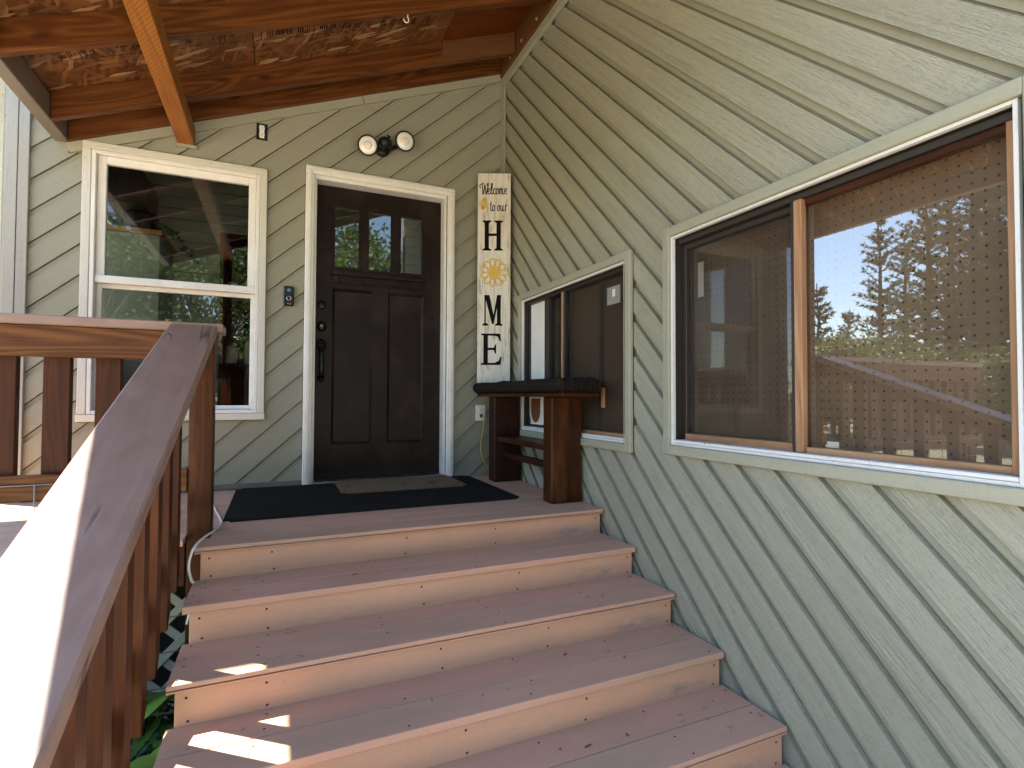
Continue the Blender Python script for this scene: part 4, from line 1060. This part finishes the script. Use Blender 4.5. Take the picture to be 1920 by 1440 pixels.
# ------------------------------------------------------------------ mats
def mat_obj(name, x0, x1, y0, y1, z, t, mat, label):
    bm = bmesh.new(); bmesh.ops.create_cube(bm, size=1)
    for v in bm.verts: v.co = Vector((v.co.x*(x1-x0), v.co.y*(y1-y0), v.co.z*t))
    bmesh.ops.bevel(bm, geom=[e for e in bm.edges if abs(e.verts[0].co.z-e.verts[1].co.z) > t*.5], offset=.03, segments=4, affect='EDGES')
    bmesh.ops.bevel(bm, geom=[e for e in bm.edges if all(v.co.z > 0 for v in e.verts)], offset=t*.45, segments=2, affect='EDGES')
    me = bpy.data.meshes.new(name); bm.to_mesh(me); bm.free()
    o = mesh_obj(name, me, None, mat, Matrix.Translation(((x0+x1)/2, (y0+y1)/2, z+t/2))); return tag(o, label, 'mat')
mat_obj('door_mat', -1.815, -.292, -.982, -.045, .0005, .010, M['mat'], 'large charcoal ribbed mat covering most of the landing')
mat_obj('coir_mat', -1.232, -.452, -.50, -.052, .0109, .009, M['tanmat'], 'small tan mat with a dark print lying on the charcoal mat')

# ------------------------------------------------------------------ security light
sl_ = thing('security_light', 'black twin head security light above the front door', 'light', (-.935, 0, 2.34))
disc(sl_, 'wall_plate', -.935, 2.335, [(.055, 0), (.055, .012), (.045, .022), (.0, .024)], M['black'], 1, 1, -.001)
def head(cx, cz, aim):
    aim = Vector(aim).normalized(); c0 = Vector((cx, -.135, cz)); q = aim.to_track_quat('Z', 'Y').to_matrix().to_4x4()
    Mx = Matrix.Translation(c0) @ q
    mb = MB(); mb.lathe([(.018, -.085), (.030, -.075), (.040, -.05), (.062, -.018), (.068, -.002), (.068, .010), (.061, .012), (.061, .004)], 28)
    hd = mb.build('lamp_head', M['black'], sl_, True, Mx)
    mb = MB(); mb.lathe([(.0605, .004), (.055, .008), (.03, .012), (.0, .013)], 28); ln = mb.build('lamp_lens', M['lens'], hd, True, Mx)
    mb = MB(); mb.lathe([(.027, .0125), (.027, .0142), (.020, .0145), (.012, .0165), (.0, .017)], 20); mb.build('lamp_bullseye', M['reflector'], hd, True, Mx)
    back = c0-aim*.075
    mb = MB(); mb.tube(smooth_path([back+aim*.02, back-aim*.015+Vector((0, .02, 0)), Vector((-.935+(cx+.935)*.35, -.03, 2.335))], 4), .014, 10); mb.build('arm', M['black'], sl_, True)
head(-1.052, 2.282, (-.22, -1, -.30)); head(-.802, 2.360, (.05, -1, -.22))
aim = Vector((.10, -1, -.45)).normalized(); Mx = Matrix.Translation((-.932, -.10, 2.338)) @ aim.to_track_quat('Z', 'Y').to_matrix().to_4x4()
mb = MB(); mb.lathe([(.020, -.06), (.038, -.05), (.042, -.01), (.040, .030), (.030, .042), (.0, .045)], 20); mb.build('sensor_body', M['black'], sl_, True, Mx)
mb = MB()
for k in range(9):
    t0, t1 = R(200+k*15.5), R(200+(k+1)*15.5)
    mb.add([Vector((.0425*math.cos(t), .0425*math.sin(t), z_)) for t, z_ in ((t0, -.008), (t1, -.008), (t1, .022), (t0, .022))], [(0, 1, 2, 3)])
mb.build('sensor_window', plain('sensor_plastic', (.60, .60, .58), .35), sl_, True, Mx)
mb = MB(); mb.tube([(-.915, -.06, 2.375), (-.905, -.085, 2.395)], .007, 6); mb.tube([(-.918, -.09, 2.402), (-.892, -.085, 2.392)], .006, 6); mb.build('wing_screw', M['black'], sl_)

# doorbell
dbell = thing('video_doorbell', 'slim black video doorbell between the sash window and the door', 'doorbell', (-1.528, 0, 1.18))
box(dbell, 'body', (-1.559, -.028, 1.178), (-1.497, -.002, 1.306), M['black'], 'z', .006)
box(dbell, 'camera_face', (-1.552, -.0295, 1.252), (-1.504, -.0278, 1.299), plain('glossy_black', (.02, .03, .045), .08), 'z', .001)
disc(dbell, 'camera_lens', -1.528, 1.279, [(.011, 0), (.011, .003), (.007, .004), (.0, .005)], plain('lens_blue', (.16, .25, .34), .1), 1, 1, -.0293)
mb = MB(); prof = [(.0155, 0), (.0155, .003), (.011, .003), (.011, 0)]; mb.lathe(prof, 24)
mb.build('button_ring', M['steel'], dbell, True, Matrix.Translation((-1.528, -.028, 1.226)) @ Matrix.Rotation(R(90), 4, 'X'))
Mx = Matrix((Vector((1, 0, 0)), Vector((0, 0, 1)), Vector((0, -1, 0)))).transposed().to_4x4(); Mx.translation = Vector((-1.528, -.0284, 1.192))
text_mesh('ring', .016, M['wire'], dbell, Mx, 'logo')

# outlets
def duplex(parent, x, z, y):
    for dz in (.021, -.021):
        mb = MB(); poly = [(.0165*math.cos(t), .0145*math.sin(t)) for t in [2*math.pi*k/16 for k in range(16)]]
        mb.prism(poly, y-.006, y, lambda u, v, w_: (x+u, w_, z+dz+v)); f_ = mb.build('socket', M['plate'], parent)
        mb = MB()
        for a in (-.006, .005): mb.box((x+a-.001, y-.0066, z+dz-.001), (x+a+.001, y-.0062, z+dz+.008))
        mb.box((x-.002, y-.0066, z+dz-.009), (x+.002, y-.0062, z+dz-.006)); mb.build('slot', M['hole'], f_)
uo = thing('open_outlet', 'uncovered white outlet in a black box high on the wall', 'outlet', (-1.703, 0, 2.306))
box(uo, 'box_opening', (-1.735, -.004, 2.247), (-1.671, -.0005, 2.352), M['hole'], 'z', 0)
mb = MB()
for lo, hi in (((-1.735, -.008, 2.247), (-1.731, -.0042, 2.352)), ((-1.675, -.008, 2.247), (-1.671, -.0042, 2.352)), ((-1.731, -.008, 2.347), (-1.675, -.0042, 2.352)), ((-1.731, -.008, 2.247), (-1.675, -.0042, 2.252))): mb.box(lo, hi)
mb.build('box_rim', M['black'], uo)
box(uo, 'yoke', (-1.717, -.007, 2.258), (-1.689, -.0045, 2.342), M['plate'], 'z', .001); duplex(uo, -1.703, 2.300, -.0072)
lo_ = thing('wall_outlet', 'white outlet plate low on the wall beside the bench', 'outlet', (-.185, 0, .47))
box(lo_, 'cover_plate', (-.222, -.012, .408), (-.146, -.002, .527), M['plate'], 'z', .003); duplex(lo_, -.184, .467, -.0124)
pcd = thing('yellow_power_cord', 'yellow power cord plugged in and drooping behind the bench leg', 'cord', (-.18, -.05, 0))
mb = MB(); mb.lathe([(.012, 0), (.013, .012), (.010, .022), (.005, .030)], 12); mb.build('plug', M['black'], pcd, True, Matrix.Translation((-.184, -.0195, .446)) @ Matrix.Rotation(R(90), 4, 'X'))
mb = MB(); mb.tube(smooth_path([(-.184, -.047, .446), (-.178, -.065, .435), (-.180, -.066, .38), (-.198, -.06, .25), (-.192, -.06, .16), (-.165, -.065, .09), (-.10, -.08, .03), (-.05, -.12, .006)], 7), .0045, 8); mb.build('cable', M['yellowcord'], pcd, True)
# white cable round the landing corner
wc = thing('white_cable', 'loose white cable looping round the post at the landing corner', 'cable', (-1.85, -1.1, 0))
mb = MB(); mb.tube(smooth_path([(-1.90, -.50, .006), (-1.862, -.72, .006), (-1.825, -.93, .006), (-1.815, -1.03, .008), (-1.830, -1.185, .012), (-1.852, -1.30, .016), (-1.872, -1.415, .010), (-1.886, -1.425, -.03), (-1.889, -1.425, -.07), (-1.880, -1.42, -.115), (-1.87, -1.39, -.16), (-1.90, -1.36, -.3)], 6), .0050, 8); mb.build('cable_run', M['cable'], wc, True)

# ------------------------------------------------------------------ plants beside the stairs
def hosta(x, y, s, seed, label):
    h = thing('hosta_plant', label, 'plant', (x, y, GZ), group='hostas beside the stairs'); rnd = random.Random(seed)
    for k in range(24):
        a = rnd.uniform(0, 6.28); L = s*rnd.uniform(.20, .30); wd = L*.36; el = rnd.uniform(.5, 1.3); V = []; F = []
        d = Vector((math.cos(a), math.sin(a), 0)); q = Vector((-d.y, d.x, 0)); st0 = Vector((x, y, GZ))+d*.04*s
        stem = s*rnd.uniform(.08, .27); b0 = st0+d*stem*math.cos(el)+Vector((0, 0, stem*math.sin(el)))
        nu = 7
        for i in range(nu+1):
            t = i/nu; c_ = b0+d*L*t*.85+Vector((0, 0, L*(.38*t-.62*t*t))); ww = wd*math.sin(math.pi*min(1, t*.93+.05))**.8
            for j in (-1, -.5, 0, .5, 1): V.append(c_+q*ww*j+Vector((0, 0, .10*ww*abs(j)*2-.03*L*math.cos(j*9)*.15)))
        for i in range(nu):
            for j in range(4): F.append((i*5+j, i*5+j+1, (i+1)*5+j+1, (i+1)*5+j))
        lf = mesh_obj('leaf', pydata('leaf', V, F, True), h, M['hosta'], Matrix())
        mb = MB(); mb.tube(smooth_path([st0, st0.lerp(b0, .6)+Vector((0, 0, .01)), b0], 3), .004*s, 5); mb.build('leaf_stalk', M['cover'], lf, True)
hosta(-2.03, -1.66, 1.3, 3, 'bright green hosta in the gap between balusters and stairs')
hosta(-2.32, -1.95, 1.0, 5, 'bright green hosta standing outside the stair balusters')
rnd = random.Random(9); mb = MB()
for k in range(5200):
    x, y = rnd.uniform(-2.75, -1.80), rnd.uniform(-3.2, -1.25); z = GZ+.02+rnd.random()**1.3*.16
    a = rnd.uniform(0, 6.28); el = rnd.uniform(-.2, .7); L = rnd.uniform(.022, .042); d = Vector((math.cos(a)*math.cos(el), math.sin(a)*math.cos(el), math.sin(el))); q = d.cross(Vector((rnd.uniform(-.4, .4), rnd.uniform(-.4, .4), 1))).normalized()*L*.32
    c_ = Vector((x, y, z)); mb.add([c_, c_+d*L*.5+q, c_+d*L, c_+d*L*.5-q], [(0, 1, 2, 3)])
cv = mb.build('ground_cover', M['cover'], None); tag(cv, 'low dark green ground cover under the stair railing', 'ground cover', kind='stuff')

rnd = random.Random(21); mb = MB()                    # dry needles and crumbs lying on the steps
for k in range(90):
    i = rnd.randint(0, 5); x = rnd.uniform(XL+.05, XR-.03) if rnd.random() < .5 else rnd.choice((rnd.uniform(XL+.03, XL+.4), rnd.uniform(XR-.35, XR-.02)))
    y = N[i]+rnd.uniform(.02, .27) if i else N[0]+rnd.uniform(.03, .36); z = Z[i]+.0012
    if not i and x < -1.80: continue
    a = rnd.uniform(0, 3.14); L = rnd.uniform(.006, .035); w_ = rnd.uniform(.0008, .0018) if rnd.random() < .95 else rnd.uniform(.003, .005); d = Vector((math.cos(a), math.sin(a), rnd.uniform(-.02, .05)))*L; q = Vector((-math.sin(a), math.cos(a), 0))*w_
    c_ = Vector((x, y, z)); mb.add([c_-q, c_+d*.5-q*1.3, c_+d, c_+d*.5+q*1.3, c_+q], [(0, 1, 2, 3, 4)])
lf_ = mb.build('leaf_litter', plain('dry_litter', (.16, .085, .035), .8, 0, 200), None); tag(lf_, 'dry needles and crumbs scattered on the stair treads', 'leaf litter', kind='stuff')

# ------------------------------------------------------------------ trees across the yard (they show in the glass)
def pine_meshes(seed, H, spread=1.0, full=1.0):
    rnd = random.Random(seed); tk = MB(); cr = MB()
    lean = [Vector((rnd.uniform(-.12, .12)*t, rnd.uniform(-.12, .12)*t, H*t)) for t in [k/8 for k in range(9)]]
    tk.tube(lean, [H*.017*(1-.9*k/8)+.012 for k in range(9)], 8)
    lv = int(H*3.0)
    for i in range(lv):
        t = .10+.88*i/lv+rnd.uniform(-.01, .01); Lb = H*.23*spread*(1-t)**.75*rnd.uniform(.75, 1.15)+.12
        for b in range(rnd.randint(4, 6)):
            if rnd.random() > full: continue
            a = rnd.uniform(0, 6.283); up_ = .10+.55*t+rnd.uniform(-.15, .15); L = Lb*rnd.uniform(.6, 1.1)
            p0 = Vector((0, 0, H*t)); d = Vector((math.cos(a), math.sin(a), up_))
            p1 = p0+d*L*.55+Vector((0, 0, -.06*L)); p2 = p0+d*L
            tk.tube([p0, p1, p2], [.012+.012*L, .010+.006*L, .006], 4, False)
            nc = max(3, int(L*5.2))
            for c in range(nc):
                s = (c+.8)/nc; q = p0.lerp(p2, s)+Vector((rnd.uniform(-.13, .13), rnd.uniform(-.13, .13), rnd.uniform(-.05, .10)))*L*.55
                for k in range(13):
                    dd = Vector((rnd.gauss(0, 1)+d.x*.8, rnd.gauss(0, 1)+d.y*.8, rnd.gauss(.35, .8))).normalized(); ln = rnd.uniform(.14, .27)
                    sd = dd.cross(Vector((rnd.gauss(0, 1), rnd.gauss(0, 1), rnd.gauss(0, 1)))).normalized()*.030
                    cr.add([q-sd, q+sd, q+dd*ln], [(0, 1, 2)])
    return tk, cr
def leafy_meshes(seed, H, Rr):
    rnd = random.Random(seed); tk = MB(); cr = MB()
    tk.tube([(0, 0, 0), (.1, .05, H*.35), (0, .1, H*.75)], [H*.03, H*.02, H*.008], 8)
    for b in range(26):
        a = rnd.uniform(0, 6.28); t = rnd.uniform(.22, .95); z = H*t; r_ = Rr*math.sin(math.pi*min(.97, max(.06, t)))**.6*rnd.uniform(.5, 1)
        c = Vector((math.cos(a)*r_, math.sin(a)*r_, z)); tk.tube([(0, .05, z*.6), c*.6+Vector((0, 0, z*.3)), c], [.05, .03, .012], 5, False)
        for k in range(420):
            q = c+Vector((rnd.gauss(0, .42), rnd.gauss(0, .42), rnd.gauss(0, .34)))
            d = Vector((rnd.gauss(0, 1), rnd.gauss(0, 1), rnd.gauss(-.2, .8))).normalized()*rnd.uniform(.12, .21); s = d.cross(Vector((rnd.gauss(0, 1), rnd.gauss(0, 1), 1))).normalized()*.065
            cr.add([q, q+d*.5+s, q+d, q+d*.5-s], [(0, 1, 2, 3)])
    return tk, cr
def tree_proto(tk, cr, matc):
    a = pydata('trunk', [tuple(v) for v in tk.V], tk.F, True); a.materials.append(M['bark'])
    b = pydata('crown', [tuple(v) for v in cr.V], cr.F); b.materials.append(matc); return a, b
PP = [tree_proto(*pine_meshes(1, 7.2, 1.0), M['needle']), tree_proto(*pine_meshes(2, 10.5, 1.0, .9), M['needle']), tree_proto(*pine_meshes(3, 13.5, 1.05, .82), M['needle'])]
LP = [tree_proto(*leafy_meshes(4, 4.6, 2.2), M['leaf']), tree_proto(*leafy_meshes(5, 6.5, 2.8), M['leaf'])]
def plant(protos, k, x, y, sc, label, name, group, rz):
    t = thing(name, label, 'tree', (x, y, GZ), rz, group); t.scale = (sc, sc, sc)
    for nm, me in zip(('trunk', 'crown'), protos[k]):
        o = link(bpy.data.objects.new(nm, me)); o.parent = t
def at(deg, dist): a = R(deg); return (-dist*math.sin(a), CAM.y+dist*math.cos(a))      # bearing from +y towards -x, mirrored camera at x = +1.6
def atB(px, dist):             # bearing seen in the big window at image column px
    a = YAW+math.atan((px-960)/998.16); return (1.594-dist*math.sin(a), CAM.y+dist*math.cos(a))
GPi = 'pines across the yard'; LPi = 'tall pine across the yard, seen only as a reflection in the glass'
for i, (px, d_, k, s) in enumerate(((1533, 30, 0, .98), (1651, 27, 1, .86), (1590, 46, 0, 1.1), (1740, 30, 2, .86), (1825, 26, 2, .92), (1905, 30, 1, 1.2), (1960, 24, 2, .9), (1785, 34, 2, 1.05), (1870, 31, 2, 1.0), (1935, 36, 2, 1.2), (2060, 26, 1, 1.1), (1700, 44, 1, 1.2), (1860, 40, 2, 1.1))):
    x, y = atB(px, d_); plant(PP, k, x, y, s, LPi, 'pine_tree', GPi, i*1.3)
GL = 'leafy trees across the yard'; LL = 'leafy yellow green tree across the yard, seen only as a reflection in the glass'
for i, (px, d_, k, s) in enumerate(((1560, 22, 0, .72), (1622, 24, 0, .8), (1690, 20, 0, .6), (1850, 19, 0, .55), (1780, 24, 0, .7))):
    x, y = atB(px, d_); plant(LP, k, x, y, s, LL, 'leafy_tree', GL, i*2.1)
for i, (x, y, k, s) in enumerate(((-7.0, -18, 1, 1.05), (-3.5, -20, 1, 1.15), (-11.0, -19, 1, 1.1), (2.6, -21, 1, 1.42), (6.5, -24, 1, 1.45), (-14.5, -18, 1, 1.1), (-5.2, -25, 1, 1.35), (-9.0, -25, 1, 1.4))):
    plant(LP, k, x, y, s, 'leafy tree behind the camera, seen only as a reflection in the door and sash window', 'leafy_tree', 'leafy trees facing the door', i*1.7)
for i, (x, y, k, s) in enumerate(((-1.0, -31, 2, 1.0), (-9.5, -31, 1, 1.2), (4.0, -34, 2, 1.0), (-18, -30, 2, 1.0), (10, -30, 1, 1.2))):
    plant(PP, k, x, y, s, 'tall pine behind the camera, seen only as a reflection in the door and sash window', 'pine_tree', 'pines facing the door', i*.9)
